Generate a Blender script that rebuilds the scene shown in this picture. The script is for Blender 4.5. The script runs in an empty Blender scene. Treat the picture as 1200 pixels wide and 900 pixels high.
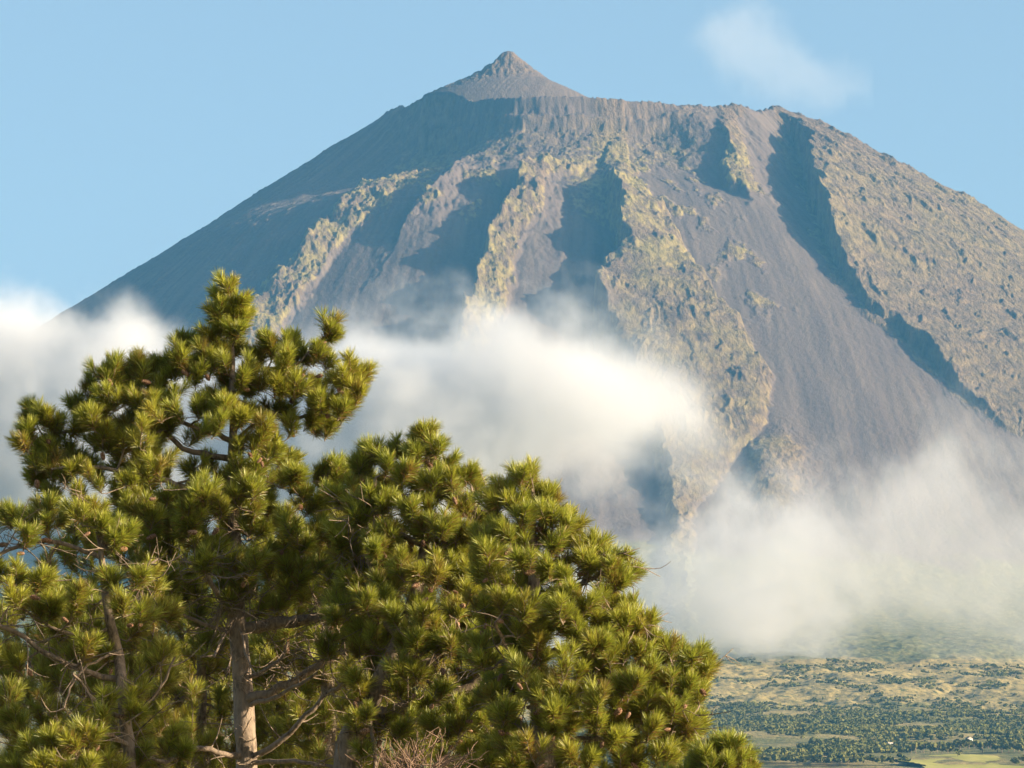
import bpy, math, random
import numpy as np
from mathutils import Vector

rng = np.random.default_rng(11)
random.seed(5)
scene = bpy.context.scene
col = scene.collection
R = math.radians

# ------------------------------------------------------------------ camera
ZC = 1.7
PITCH = R(10.95)
FPX = 600.0 / math.tan(R(5.3))          # focal length in units of photo pixels (1200 wide)
SP, CP = math.sin(PITCH), math.cos(PITCH)
cam_d = bpy.data.cameras.new('camera')
cam = bpy.data.objects.new('camera', cam_d)
col.objects.link(cam)
cam.location = (0, 0, ZC)
cam.rotation_euler = (math.pi / 2 + PITCH, 0, 0)
cam_d.sensor_fit = 'HORIZONTAL'
cam_d.angle = R(10.6)
cam_d.clip_start = 0.5
cam_d.clip_end = 60000
scene.camera = cam


def at(u, v, Y):
    """world point at depth Y on the ray through photo pixel (u, v)"""
    a = (u - 600.0) / FPX
    b = (450.0 - v) / FPX
    y = CP - b * SP
    return (a / y * Y, Y, ZC + (SP + b * CP) / y * Y)


def project(x, y, z):
    zz = z - ZC
    fw = y * CP + zz * SP
    up = -y * SP + zz * CP
    return 600 + FPX * x / fw, 450 - FPX * up / fw


# ------------------------------------------------------------------ helpers
def tag(o, label=None, cat=None, group=None, kind=None):
    if label: o['label'] = label
    if cat: o['category'] = cat
    if group: o['group'] = group
    if kind: o['kind'] = kind
    return o


def link(name, me, mats=(), parent=None):
    o = bpy.data.objects.new(name, me)
    col.objects.link(o)
    for m in (mats if isinstance(mats, (list, tuple)) else [mats]):
        if me is not None: me.materials.append(m)
    if parent: o.parent = parent
    return o


def empty(name, loc):
    o = bpy.data.objects.new(name, None)
    o.location = loc
    o.empty_display_size = 0.3
    col.objects.link(o)
    return o


def np_mesh(name, verts, faces, smooth=True, attrs=None):
    """verts (N,3), faces (M,k) all of the same size"""
    me = bpy.data.meshes.new(name)
    verts = np.asarray(verts, np.float32)
    faces = np.asarray(faces, np.int32)
    n, m, k = len(verts), len(faces), faces.shape[1]
    me.vertices.add(n)
    me.vertices.foreach_set('co', verts.ravel())
    me.loops.add(m * k)
    me.loops.foreach_set('vertex_index', faces.ravel())
    me.polygons.add(m)
    me.polygons.foreach_set('loop_start', np.arange(0, m * k, k, dtype=np.int32))
    me.polygons.foreach_set('loop_total', np.full(m, k, np.int32))
    me.polygons.foreach_set('use_smooth', np.full(m, smooth, bool))
    for an, arr in (attrs or {}).items():
        at_ = me.attributes.new(an, 'FLOAT', 'POINT')
        at_.data.foreach_set('value', np.asarray(arr, np.float32))
    me.update(calc_edges=True)
    me.validate()
    return me


# ------------------------------------------------------------------ numpy noise
_perm = np.random.default_rng(3).permutation(4096)
_ang = np.random.default_rng(4).uniform(0, 2 * np.pi, 4096)
_gx, _gy = np.cos(_ang), np.sin(_ang)


def perlin(x, y):
    xi = np.floor(x).astype(np.int64); yi = np.floor(y).astype(np.int64)
    xf = x - xi; yf = y - yi
    def g(ix, iy, dx, dy):
        h = _perm[(_perm[ix & 4095] + iy) & 4095]
        return _gx[h] * dx + _gy[h] * dy
    ux = xf * xf * xf * (xf * (xf * 6 - 15) + 10)
    uy = yf * yf * yf * (yf * (yf * 6 - 15) + 10)
    a = g(xi, yi, xf, yf); b = g(xi + 1, yi, xf - 1, yf)
    c = g(xi, yi + 1, xf, yf - 1); d = g(xi + 1, yi + 1, xf - 1, yf - 1)
    return 1.5 * ((a + (b - a) * ux) * (1 - uy) + (c + (d - c) * ux) * uy)


def fbm(x, y, octaves=4, gain=0.5, ox=0.0):
    s = 0; a = 1.0; t = 0
    for k in range(octaves):
        s = s + a * perlin(x * 2 ** k + 17.3 * k + ox, y * 2 ** k - 9.1 * k + ox)
        t += a; a *= gain
    return s / t


def ridged(x, y, octaves=4, gain=0.55, ox=0.0):
    s = 0; a = 1.0; t = 0
    for k in range(octaves):
        s = s + a * (1 - 2.2 * np.abs(perlin(x * 2 ** k + 31.7 * k + ox, y * 2 ** k + 5.9 * k - ox)))
        t += a; a *= gain
    return s / t


def sstep(a, b, x):
    t = np.clip((x - a) / (b - a), 0, 1)
    return t * t * (3 - 2 * t)


# ------------------------------------------------------------------ terrain function
CX, CY = 92.0, 9000.0
RIM_L, RIM_R, RIM_F = 318.0, 352.0, 325.0
_sky_u = [300, 440, 462, 500, 560, 600, 640, 680, 720, 780, 835, 848, 858, 868, 885, 900, 908, 918, 932, 1050]
_sky_v = [150, 137, 128, 121.5, 117, 114, 112, 112, 117, 122, 125, 124, 120.5, 123, 129, 127, 124, 126, 131, 190]

_prof_r = np.array([0, 325, 760, 1240, 1700, 2100, 2500, 3000, 3600, 4200, 5000, 6000, 7000, 8000, 8500, 8800, 9000, 12000, 30000.])
_prof_z = np.array([2158, 2158, 1876, 1553, 1245, 1075, 972, 876, 757, 640, 510, 350, 215, 90, 30, 4, 0, -30, -60.])
_rr = np.arange(0, 30000, 10.0)
_zz = np.interp(_rr, _prof_r, _prof_z)
_kern = np.exp(-0.5 * (np.arange(-20, 21) / 8.0) ** 2); _kern /= _kern.sum()
_zs = np.convolve(np.pad(_zz, 20, mode='edge'), _kern, mode='valid')
_blend = sstep(600, 900, _rr)
_zz = _zz * (1 - _blend) + _zs * _blend


def base_height(x, y):
    dx, dy = x - CX, y - CY
    r = np.hypot(dx, dy) + 1e-6
    s = dx / r; c = -dy / r                       # c = 1 towards the camera
    Rc = np.where(s < 0, RIM_F + (RIM_L - RIM_F) * s * s, RIM_F + (RIM_R - RIM_F) * s * s)
    # the front left of the rim is a straight wall facing left, with a corner near the middle
    ad = np.degrees(np.arctan2(s, c))
    Rw = np.interp(ad, [-104, -92, -70, -50, -40, -28, -20, -15, -8, 5], [318, 300, 262, 256, 262, 290, 322, 338, 338, 325])
    Rm = np.where((ad > -104) & (ad < 5), Rw, Rc)
    Rm = Rm + (Rc - Rm) * sstep(60, 1100, r - Rm)
    # rim height from the skyline
    cf = np.maximum(c, 0.0)
    rx = CX + Rm * s; ry = CY - Rm * cf
    u = 600 + FPX * rx / (ry * CP + 2150 * SP)
    v = np.interp(u, _sky_u, _sky_v)
    b = (450 - v) / FPX
    Hr = ZC + (SP + b * CP) / (CP - b * SP) * ry
    Hr = Hr - 60 * np.clip(-c, 0, 1)
    kk = np.where(s < 0, 1 + 0.03 * s * s, 1 - 0.13 * s * s)
    kk = 1 + (kk - 1) * (1 - sstep(1700, 3600, r))
    t = np.maximum(r - Rm, 0)
    drop = 2158 - np.interp(t + 325, _rr, _zz)
    drop = drop * kk
    fade = 1 - sstep(0, 2600, t)
    H = 2158 + (Hr - 2158) * fade - drop
    # crater floor
    inside = sstep(0, 22, Rm - r)
    H = H - 9 * inside
    return H, r, s, c, Rm, t, ad


def ln(*pts):
    """skeleton line of the relief: (v, u, D) knots in photo pixels / metres, shifted for the lift of D itself"""
    p = sorted((v + 0.72 * D, u, D) for v, u, D in pts)
    p = np.array(p)
    return lambda v: (np.interp(v, p[:, 0], p[:, 1]), np.interp(v, p[:, 0], p[:, 2]))


def off(line, du, D=None, dmul=None):
    def f(v):
        u, d = line(v)
        return u + du, (np.full_like(u, D) if D is not None else d * dmul)
    return f


R1 = ln((150, 500, 0), (178, 470, 10), (205, 440, 20), (235, 408, 28), (280, 360, 32), (310, 338, 32), (350, 308, 30), (385, 290, 28), (450, 260, 24), (600, 200, 10))
R2 = ln((150, 668, 4), (168, 640, 16), (182, 615, 26), (215, 602, 30), (250, 587, 33), (290, 574, 34), (320, 562, 34), (370, 546, 34), (450, 520, 30), (600, 470, 10))
R3 = ln((140, 706, 4), (175, 714, 5), (192, 719, 10), (207, 723, 36), (243, 731, 40), (273, 738, 40), (290, 730, 37), (303, 714, 36), (340, 708, 36), (360, 717, 34), (390, 727, 32), (410, 745, 28), (500, 770, 20), (600, 790, 8))
R3E = ln((150, 724, 2), (190, 738, 8), (230, 756, 16), (267, 789, 20), (303, 810, 22), (340, 836, 22), (380, 868, 20), (427, 891, 16), (455, 892, 14), (490, 889, 10), (543, 835, 4), (600, 800, 0))
R4 = ln((128, 915, 4), (146, 926, 18), (175, 943, 32), (208, 957, 42), (227, 956, 44), (263, 966, 38), (296, 978, 26), (333, 1000, 15), (365, 1024, 11), (382, 1064, 17), (408, 1085, 22), (437, 1108, 12), (465, 1130, 8), (505, 1200, 4), (600, 1300, 0))
G3 = ln((128, 903, 0), (146, 914, -20), (175, 932, -42), (208, 947, -50), (227, 946, -48), (263, 957, -32), (296, 969, -16), (333, 991, -7), (365, 1014, -2), (382, 1052, -5), (408, 1072, -9), (437, 1096, -6), (465, 1120, -2), (505, 1190, 0), (600, 1290, 0))
R3C = ln((124, 846, 2), (140, 850, 9), (165, 852, 15), (195, 860, 14), (215, 874, 10), (240, 884, 0), (300, 930, 0), (420, 1000, 0), (600, 1050, 0))
R1B = ln((150, 546, 4), (172, 534, 22), (205, 513, 28), (240, 490, 20), (280, 466, 4), (350, 422, 0), (450, 372, 0), (600, 320, 0))
CM = ln((150, 660, -2), (215, 648, -8), (300, 655, -8), (370, 660, -8), (600, 640, 0))
SK = [off(R1, -190, D=0), off(R1, -20, dmul=0.45), R1, off(R1, 38, D=0), off(R1B, -9, dmul=-0.9), R1B,
      off(R2, -72, D=-3), off(R2, -10, dmul=-1.05), R2, off(R2, 36, D=0), CM,
      off(R3, -10, dmul=-1.1), R3, None, R3E, off(R3E, 12, D=-3),
      off(R3C, -12, dmul=-0.5), R3C, off(R3C, 22, D=-2), G3, R4, off(R4, 90, dmul=0.4), off(R4, 300, D=0)]


def relief(u, v):
    v = np.clip(v, 100, 700)
    L = []
    for k, f in enumerate(SK):
        if f is None:
            ua, da = R3(v); ub, db = R3E(v)
            L.append((0.5 * ua + 0.5 * ub, 0.5 * da + 0.5 * db + 3)); continue
        L.append(f(v))
    Us = [L[0][0]]
    for k in range(1, len(L)):
        Us.append(np.maximum(L[k][0], Us[-1] + 3.0))
    res = np.where(u < Us[0], L[0][1], 0.0)
    for k in range(len(L) - 1):
        t = np.clip((u - Us[k]) / (Us[k + 1] - Us[k]), 0, 1)
        d = L[k][1] + (L[k + 1][1] - L[k][1]) * t
        res = np.where(u >= Us[k], d, res)
    res = np.where(u >= Us[-1], L[-1][1], res)
    return res


def band(u, c, lo, hi, soft=8):
    return sstep(-soft, soft, u - (c + lo)) * (1 - sstep(-soft, soft, u - (c + hi)))


def terrain(x, y, detail=True):
    H, r, s, c, Rm, t, ad = base_height(x, y)
    ub, vb = project(x, y, H)
    front = sstep(-0.25, 0.1, c)
    hi = (1 - sstep(2300, 3600, r)) * front
    # downslope-stretched coordinates
    ang = np.arctan2(x - CX, CY - y)
    al = ang * (0.55 * r + 330)
    n1 = fbm(al / 70, r / 170, 3, ox=3.1)
    n2 = fbm(al / 18, r / 34, 3, ox=8.7)
    n3 = fbm(x / 9, y / 12, 3, ox=77.0)
    uw0 = ub
    uw = ub + 15 * n1 + 8.0 * n2 + 3.0 * n3
    vw = vb + 7 * fbm(al / 60, r / 60, 3, ox=1.7)
    D = relief(uw, vw)
    # crests rise and sink along their length, floors are uneven too
    mod = 1 + 0.75 * fbm(al / 60, r / 85, 2, 0.5, ox=61.0) * (1 - 0.6 * sstep(-6, 6, uw0 - R3(np.clip(vb, 100, 700))[0]))
    D = D * np.clip(mod, 0.35, 1.7)
    D = D * sstep(118, 160, vb) * (1 - sstep(600, 690, vb))
    vv = np.clip(vw, 100, 700)
    r1, _ = R1(vv); r2, _ = R2(vv); r3, _ = R3(vv); r3e, _ = R3E(vv); r4, d4 = R4(vv); r3c, d3c = R3C(vv)
    # rock masks
    vtop = sstep(150, 200, vv)
    m_r1 = band(uw, r1, -14, 30)
    m_r2 = band(uw, r2, -9, 30) * sstep(165, 185, vv)
    inap = sstep(-6, 6, uw - (r3 - 9)) * (1 - sstep(-5, 5, uw - r3e - 11))
    m_r4 = sstep(-8, 8, uw - r4 + 8)
    knoll = np.exp(-(((uw - 908) / 38) ** 2 + ((vb - 556 + 4 * n1) / 46) ** 2) ** 1.2)
    patch = sstep(0.05, 0.35, fbm(al / 42, r / 80, 4, ox=21.0))
    m_e = patch * band(uw, 0.5 * (r3e + r3c) - 12, -34, 40, 14) * (1 - sstep(330, 400, vv)) * sstep(130, 160, vv)
    m_r1b = patch * band(uw, 0.5 * (r1 + r2), -60, 50, 12) * (1 - sstep(215, 300, vv)) * sstep(160, 178, vv)
    m_r3c = band(uw, r3c, -4, 24) * (1 - sstep(215, 235, vv))
    cliffm = sstep(112, 120, vb) * (1 - sstep(160, 178, vb + 6 * n2)) * sstep(430, 470, ub) * (1 - sstep(820, 850, ub))
    upper = sstep(640, 690, ub) * (1 - sstep(722, 745, uw)) * sstep(158, 166, vv) * (1 - sstep(225, 250, vv)) * 0.6
    rock = np.clip(m_r1 + m_r2 + inap + m_r4 + 1.0 * knoll + 0.8 * m_e + 0.8 * m_r1b + m_r3c + upper, 0, 1) * hi
    crust = np.maximum(rock, cliffm * hi)
    rock = np.maximum(rock, 0.42 * cliffm * hi)
    lflank = (1 - sstep(-30, 0, uw - r1)) * hi
    crust = np.maximum(crust, 0.45 * lflank)
    topz = sstep(150, 175, vv) * (1 - sstep(230, 320, vv)) * sstep(-40, 10, uw - r1) * (1 - sstep(-10, 30, uw - r3)) * hi
    crust = np.maximum(crust, 0.5 * topz)
    rock = np.maximum(rock, 0.25 * lflank)
    crust = crust * (1 - sstep(690, 760, vb) * hi)
    D = D + 20 * knoll
    H = H + D * hi
    # crater wall: a cliff band under the rim, then the slope goes on lower
    tj = t + (9 * fbm(x / 34, y / 34, 3, ox=91.0) + 4 * fbm(x / 11, y / 11, 2, ox=92.0)) * sstep(2, 16, t)
    cl = (0.55 * sstep(0, 13, tj) + 0.45 * sstep(22, 36, tj)) * hi * sstep(-84, -52, ad) * (1 - sstep(20, 34, ad))
    H = H - 46 * cl * (1 - sstep(60, 420, t)) - 26 * cl * (1 - sstep(-20, 0, ad + 15 - 0 * t)) * (1 - sstep(70, 420, t))
    if detail:
        rw = ridged(al / 52, r / 120, 4, ox=5.5)
        rb = ridged(x / 26, y / 30, 4, ox=2.2)
        rf = ridged(al / 12, r / 20, 3, ox=1.1)
        lump = fbm(x / 60, y / 75, 4, ox=14.2)
        fl = fbm(al / 30, r / 300, 3, ox=9.2)
        fine = fbm(x / 9, y / 9, 3, ox=4.4)
        lmask = 1 - 0.65 * cliffm
        flank = m_r4 * hi
        # long downhill ribs and gullies, strong in some places and faint in others
        pa = 0.22 + 0.78 * sstep(-0.12, 0.28, fbm(x / 150, y / 170, 3, ox=51.0))
        wob = 0.9 * fbm(x / 45, y / 60, 3, ox=14.2)
        rib = ridged(al / 34 + wob, r / 420, 4, 0.6, ox=5.5)
        rib2 = ridged(al / 12 + 1.3 * wob, r / 150, 3, 0.6, ox=25.5)
        H = H + crust * lmask * (pa * (5.0 * rib + 2.2 * rib2) + 0.9 * rf + 1.6 * lump + 0.5 * rb) * sstep(0, 30, t)
        # blocky outcrops that stand out where a coarse noise is high
        on = fbm(al / 22 + wob, r / 60, 5, 0.6, ox=33.0)
        oc = sstep(0.20, 0.30, on) + sstep(0.34, 0.44, on)
        H = H + crust * lmask * 2.8 * oc * sstep(10, 40, t)
        nar = np.clip(m_r1 + m_r2 + m_r1b, 0, 1) * hi
        H = H + nar * (4.0 * rb + 2.4 * rf + 2.2 * fine)
        H = H + hi * (1 - crust) * (2.6 * fl + 0.6 * fine) * sstep(0, 10, t)
        H = H + hi * crust * lmask * 0.9 * fine
        # vertical chutes in the crater wall
        H = H + cliffm * hi * (3.0 * sstep(-0.02, 0.22, fbm(x / 30 + lump, y / 30, 3, 0.5, ox=7.7)) + 5 * lump + 1.2 * rf)
        # small broken rim
        H = H + (1.8 * fbm(al / 10, r / 10, 3, ox=3.3) + 3.0 * sstep(0.15, 0.3, fbm(al / 16, r / 16, 2, ox=13.3))) * (1 - sstep(0, 25, np.abs(r - Rm)))
    # the little summit cone inside the crater
    px_, py_ = at(597, 60, 8930)[0], 8930.0
    ph = at(597, 60, 8930)[2]
    dr = np.hypot((x - px_) * np.where(x < px_, 0.93, 1.05), (y - py_) * np.where(y < py_, 1.35, 1.0))
    pr = np.array([0, 9, 16, 30, 48, 75, 105, 128, 150, 175, 230.])
    pz = np.array([0, 2, 9, 23, 37, 54, 68, 79, 91, 107, 145.])
    cone = ph - np.interp(dr, pr, pz)
    prock = sstep(0, 20, dr) * (1 - sstep(70, 100, dr + 16 * (x - px_) / 40))
    if detail:
        cone = cone + prock * (5.5 * ridged(x / 20, y / 26, 4, ox=6.1) - 1.5) + 1.0 * fbm(x / 12, y / 12, 4)
    isc = (cone > H) & (r < Rm - 2)
    H = np.where(isc, cone, H)
    rock = np.where(isc, np.maximum(0.46 * prock, 0.1), rock)
    # lower country: rolling lava land
    low = sstep(2300, 3400, r)
    und = fbm(x / 420, y / 520, 4, ox=2.9)
    H = H + low * sstep(60, 1500, y) * (16 * und + 8.0 * (0.2 + 0.8 * sstep(4650, 4950, y)) * fbm(x / 70, y / 110, 4, ox=6.6) + (2.4 * (0.12 + 0.88 * sstep(4650, 4950, y)) * fbm(x / 15, y / 26, 3, ox=0.6) if detail else 0))
    H = H + sstep(20, 400, y) * (1 - sstep(300, 900, y)) * 0.5 * fbm(x / 20, y / 20, 3)
    return H, rock, fbm(al / 11 + 0.8 * n1, r / 260, 4, ox=17.0), np.where(isc, 1.0, 0.0)


def ground_z(x, y):
    return float(terrain(np.array([x], float), np.array([y], float))[0][0])


# ------------------------------------------------------------------ material helper
def new_mat(name):
    m = bpy.data.materials.new(name)
    m.use_nodes = True
    nt = m.node_tree
    nt.nodes.clear()
    out = nt.nodes.new('ShaderNodeOutputMaterial')
    return m, nt, out


class NT:
    def __init__(self, nt): self.nt = nt
    def n(self, t, **kw):
        nd = self.nt.nodes.new(t)
        for k, v in kw.items(): setattr(nd, k, v)
        return nd
    def put(self, sock, val):
        if isinstance(val, bpy.types.NodeSocket): self.nt.links.new(val, sock)
        elif val is not None: sock.default_value = val
    def math(self, op, a, b=None, c=None, clamp=False):
        nd = self.n('ShaderNodeMath', operation=op); nd.use_clamp = clamp
        self.put(nd.inputs[0], a)
        if b is not None: self.put(nd.inputs[1], b)
        if c is not None: self.put(nd.inputs[2], c)
        return nd.outputs[0]
    def vmath(self, op, a, b=None):
        nd = self.n('ShaderNodeVectorMath', operation=op)
        self.put(nd.inputs[0], a)
        if b is not None: self.put(nd.inputs[1], b)
        return nd.outputs[0]
    def mix(self, f, a, b):
        nd = self.n('ShaderNodeMix', data_type='RGBA')
        self.put(nd.inputs[0], f); self.put(nd.inputs[6], a); self.put(nd.inputs[7], b)
        return nd.outputs[2]
    def noise(self, vec, scale, detail=4, rough=0.55, dist=0.0):
        nd = self.n('ShaderNodeTexNoise')
        self.put(nd.inputs['Vector'], vec)
        nd.inputs['Scale'].default_value = scale
        nd.inputs['Detail'].default_value = detail
        nd.inputs['Roughness'].default_value = rough
        nd.inputs['Distortion'].default_value = dist
        return nd.outputs[0]
    def ramp(self, x, lo, hi, clamp=True):
        nd = self.n('ShaderNodeMapRange'); nd.clamp = clamp
        self.put(nd.inputs[0], x); nd.inputs[1].default_value = lo; nd.inputs[2].default_value = hi
        return nd.outputs[0]
    def attr(self, name):
        return self.n('ShaderNodeAttribute', attribute_name=name).outputs['Fac']


def rgb(r, g, b): return (r, g, b, 1.0)


# mountain and land material (one node set, two strengths)
def land_material(name):
    m, nt, out = new_mat(name)
    t = NT(nt)
    pos = t.n('ShaderNodeNewGeometry').outputs['Position']
    rock = t.attr('rock'); veg = t.attr('veg'); low = t.attr('low'); field = t.attr('tan')
    st = t.vmath('MULTIPLY', pos, (1.0, 0.45, 0.45))
    nA = t.noise(st, 0.018, 6, 0.6)
    nB = t.noise(st, 0.09, 5, 0.65)
    nC = t.noise(pos, 0.45, 4, 0.6)
    nG = t.noise(pos, 0.011, 6, 0.62)
    scree = t.mix(t.ramp(nA, 0.35, 0.66), rgb(0.090, 0.068, 0.055), rgb(0.140, 0.107, 0.081))
    fl = t.attr('flow')
    scree = t.mix(t.ramp(fl, -0.28, 0.30), rgb(0.068, 0.051, 0.045), scree)
    scree = t.mix(t.ramp(nC, 0.3, 0.75), scree, rgb(0.125, 0.094, 0.078))
    rk = t.mix(t.ramp(nB, 0.34, 0.66), rgb(0.092, 0.067, 0.048), rgb(0.190, 0.134, 0.086))
    grass = t.mix(t.ramp(nB, 0.36, 0.62), rgb(0.135, 0.116, 0.040), rgb(0.255, 0.204, 0.074))
    gm = t.math('MULTIPLY', veg, t.ramp(t.math('ADD', nG, t.math('MULTIPLY', t.math('SUBTRACT', nB, 0.5), 0.9)), 0.38, 0.66))
    rk = t.mix(gm, rk, grass)
    up = t.mix(t.ramp(t.math('ADD', rock, t.math('MULTIPLY', t.math('SUBTRACT', nB, 0.5), 0.8)), 0.32, 0.62), scree, rk)
    rk = t.mix(t.math('MULTIPLY', t.ramp(t.noise(st, 0.0075, 4, 0.6), 0.47, 0.60), 0.6), rk, scree)
    nF = t.noise(st, 0.30, 4, 0.7)
    rk = t.mix(t.math('MULTIPLY', t.ramp(nF, 0.50, 0.64), 0.65), rk, rgb(0.060, 0.048, 0.040))
    # lower slopes: scrub and grass
    sc = t.mix(t.ramp(nB, 0.38, 0.62), rgb(0.090, 0.098, 0.034), rgb(0.19, 0.168, 0.062))
    tanc = t.mix(t.ramp(nC, 0.3, 0.7), rgb(0.33, 0.248, 0.098), rgb(0.23, 0.188, 0.074))
    scm = t.ramp(t.math('ADD', nG, t.math('MULTIPLY', t.math('SUBTRACT', field, 0.5), 0.55)), 0.44, 0.58)
    sc = t.mix(scm, sc, tanc)
    nS = t.noise(pos, 0.13, 5, 0.7)
    sc = t.mix(t.ramp(nS, 0.53, 0.60), sc, rgb(0.070, 0.078, 0.030))
    cmix = t.mix(t.ramp(t.math('ADD', low, t.math('MULTIPLY', t.math('SUBTRACT', nG, 0.5), 0.5)), 0.35, 0.65), up, sc)
    b1 = t.n('ShaderNodeBump'); b1.inputs['Strength'].default_value = 0.9; b1.inputs['Distance'].default_value = 8.0
    t.put(b1.inputs['Height'], t.math('MULTIPLY', t.noise(st, 0.16, 6, 0.7), t.math('ADD', t.math('MULTIPLY', rock, 1.0), 0.22)))
    bs = t.n('ShaderNodeBsdfPrincipled')
    t.put(bs.inputs['Base Color'], cmix); bs.inputs['Roughness'].default_value = 0.95
    bs.inputs['Specular IOR Level'].default_value = 0.1
    t.put(bs.inputs['Normal'], b1.outputs[0])
    nt.links.new(bs.outputs[0], out.inputs['Surface'])
    return m


# ------------------------------------------------------------------ terrain sheets
half = math.tan(R(5.9))
tcol = np.concatenate([-np.tan(np.radians(np.geomspace(64, 6.2, 42))), np.linspace(-half, half, 1020), np.tan(np.radians(np.geomspace(6.2, 64, 42)))])


def land_sheet(name, ys, mat):
    T, Y = np.meshgrid(tcol, ys)
    X = T * Y
    x, y = X.ravel(), Y.ravel()
    H, rock, flow, isc = terrain(x, y)
    u, v = project(x, y, H)
    low = 1 - sstep(1060, 1250, H + 90 * fbm(x / 130, y / 160, 3, ox=12))
    veg = 1 - sstep(2010, 2130, H)
    veg = veg * (0.45 + 0.55 * (1 - sstep(880, 960, u))) * (1 - 0.45 * sstep(280, 350, v) * sstep(690, 720, u))
    tan_ = 0.5 + 0.5 * np.clip(np.interp(v + 9 * fbm(x / 60, y / 200, 3, ox=4), [600, 768, 780, 800, 818, 830, 838, 850, 858, 863, 868, 880, 900],
                                       [-.9, -.8, .9, .9, .6, .2, .2, -.2, -.2, .5, .0, -.3, .1]) + 0.55 * fbm(x / 90, y / 260, 4, ox=8), -1, 1)
    n, mcols = len(ys), len(tcol)
    idx = np.arange(n * mcols).reshape(n, mcols)
    f = np.stack([idx[:-1, :-1], idx[:-1, 1:], idx[1:, 1:], idx[1:, :-1]], -1).reshape(-1, 4)
    me = np_mesh(name, np.stack([x, y, H], 1), f, True, {'rock': rock, 'veg': veg, 'low': low, 'tan': tan_, 'flow': flow})
    return tag(link(name, me, mat), kind='structure')


MAT_LAND = land_material('mountain_rock_and_scree')
MAT_LOW = land_material('grass_and_scrub_land')
Y_SEAM = 6350.0
ys_m = np.concatenate([np.arange(Y_SEAM, 7000, 6.0), np.arange(7000, 9060, 2.4), np.geomspace(9062, 16000, 45)])
ys_g = np.concatenate([np.geomspace(1.0, 3600, 90), np.arange(3625, Y_SEAM - 1, 5.0), [Y_SEAM]])
mo = land_sheet('mountain', ys_m, MAT_LAND)
mo['label'] = 'volcanic mountain with a small rocky summit cone, purple scree and tan ridges'
gr = land_sheet('ground', ys_g, MAT_LOW)
gr['label'] = 'gently rising tan and green land below the mountain'

# ------------------------------------------------------------------ pines
def bark_material():
    m, nt, out = new_mat('pine_bark')
    t = NT(nt)
    tc = t.n('ShaderNodeTexCoord').outputs['Object']
    st = t.vmath('MULTIPLY', tc, (1.0, 1.0, 0.35))
    a = t.noise(st, 28, 5, 0.65); b = t.noise(tc, 5, 3)
    c = t.mix(t.ramp(a, 0.36, 0.62), rgb(0.050, 0.036, 0.027), rgb(0.27, 0.20, 0.135))
    c = t.mix(t.ramp(b, 0.4, 0.7), c, rgb(0.24, 0.185, 0.135))
    bu = t.n('ShaderNodeBump'); bu.inputs['Strength'].default_value = 0.9; bu.inputs['Distance'].default_value = 0.02
    t.put(bu.inputs['Height'], a)
    bs = t.n('ShaderNodeBsdfPrincipled'); t.put(bs.inputs['Base Color'], c)
    bs.inputs['Roughness'].default_value = 0.9; t.put(bs.inputs['Normal'], bu.outputs[0])
    nt.links.new(bs.outputs[0], out.inputs['Surface'])
    return m


def twig_material():
    m, nt, out = new_mat('young_and_dead_twigs')
    t = NT(nt)
    tc = t.n('ShaderNodeTexCoord').outputs['Object']
    c = t.mix(t.ramp(t.noise(tc, 9, 3), 0.35, 0.65), rgb(0.11, 0.065, 0.040), rgb(0.22, 0.145, 0.095))
    bs = t.n('ShaderNodeBsdfPrincipled'); t.put(bs.inputs['Base Color'], c)
    bs.inputs['Roughness'].default_value = 0.9
    nt.links.new(bs.outputs[0], out.inputs['Surface'])
    return m


def needle_material():
    m, nt, out = new_mat('pine_needles')
    t = NT(nt)
    age = t.attr('age'); var = t.attr('var')
    tc = t.n('ShaderNodeTexCoord').outputs['Object']
    big = t.noise(tc, 1.1, 3)
    g = t.mix(var, rgb(0.070, 0.102, 0.014), rgb(0.37, 0.40, 0.045))
    g = t.mix(t.ramp(big, 0.42, 0.62), g, t.mix(var, rgb(0.100, 0.120, 0.016), rgb(0.47, 0.46, 0.05)))
    c = t.mix(age, g, rgb(0.24, 0.115, 0.035))
    d = t.n('ShaderNodeBsdfDiffuse'); t.put(d.inputs['Color'], c)
    tr = t.n('ShaderNodeBsdfTranslucent'); t.put(tr.inputs['Color'], c)
    gl = t.n('ShaderNodeBsdfGlossy'); gl.inputs['Roughness'].default_value = 0.45
    gl.inputs['Color'].default_value = rgb(0.6, 0.6, 0.55)
    m1 = t.n('ShaderNodeMixShader'); m1.inputs[0].default_value = 0.42
    nt.links.new(d.outputs[0], m1.inputs[1]); nt.links.new(tr.outputs[0], m1.inputs[2])
    m2 = t.n('ShaderNodeMixShader'); m2.inputs[0].default_value = 0.06
    nt.links.new(m1.outputs[0], m2.inputs[1]); nt.links.new(gl.outputs[0], m2.inputs[2])
    nt.links.new(m2.outputs[0], out.inputs['Surface'])
    return m


def cone_material():
    m, nt, out = new_mat('pine_cone_scales')
    t = NT(nt)
    tc = t.n('ShaderNodeTexCoord').outputs['Object']
    c = t.mix(t.ramp(t.noise(tc, 60, 2), 0.4, 0.6), rgb(0.13, 0.060, 0.030), rgb(0.40, 0.24, 0.14))
    bs = t.n('ShaderNodeBsdfPrincipled'); t.put(bs.inputs['Base Color'], c)
    bs.inputs['Roughness'].default_value = 0.7
    nt.links.new(bs.outputs[0], out.inputs['Surface'])
    return m


BARK, TWIG, NEEDLE, CONE = bark_material(), twig_material(), needle_material(), cone_material()


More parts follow.
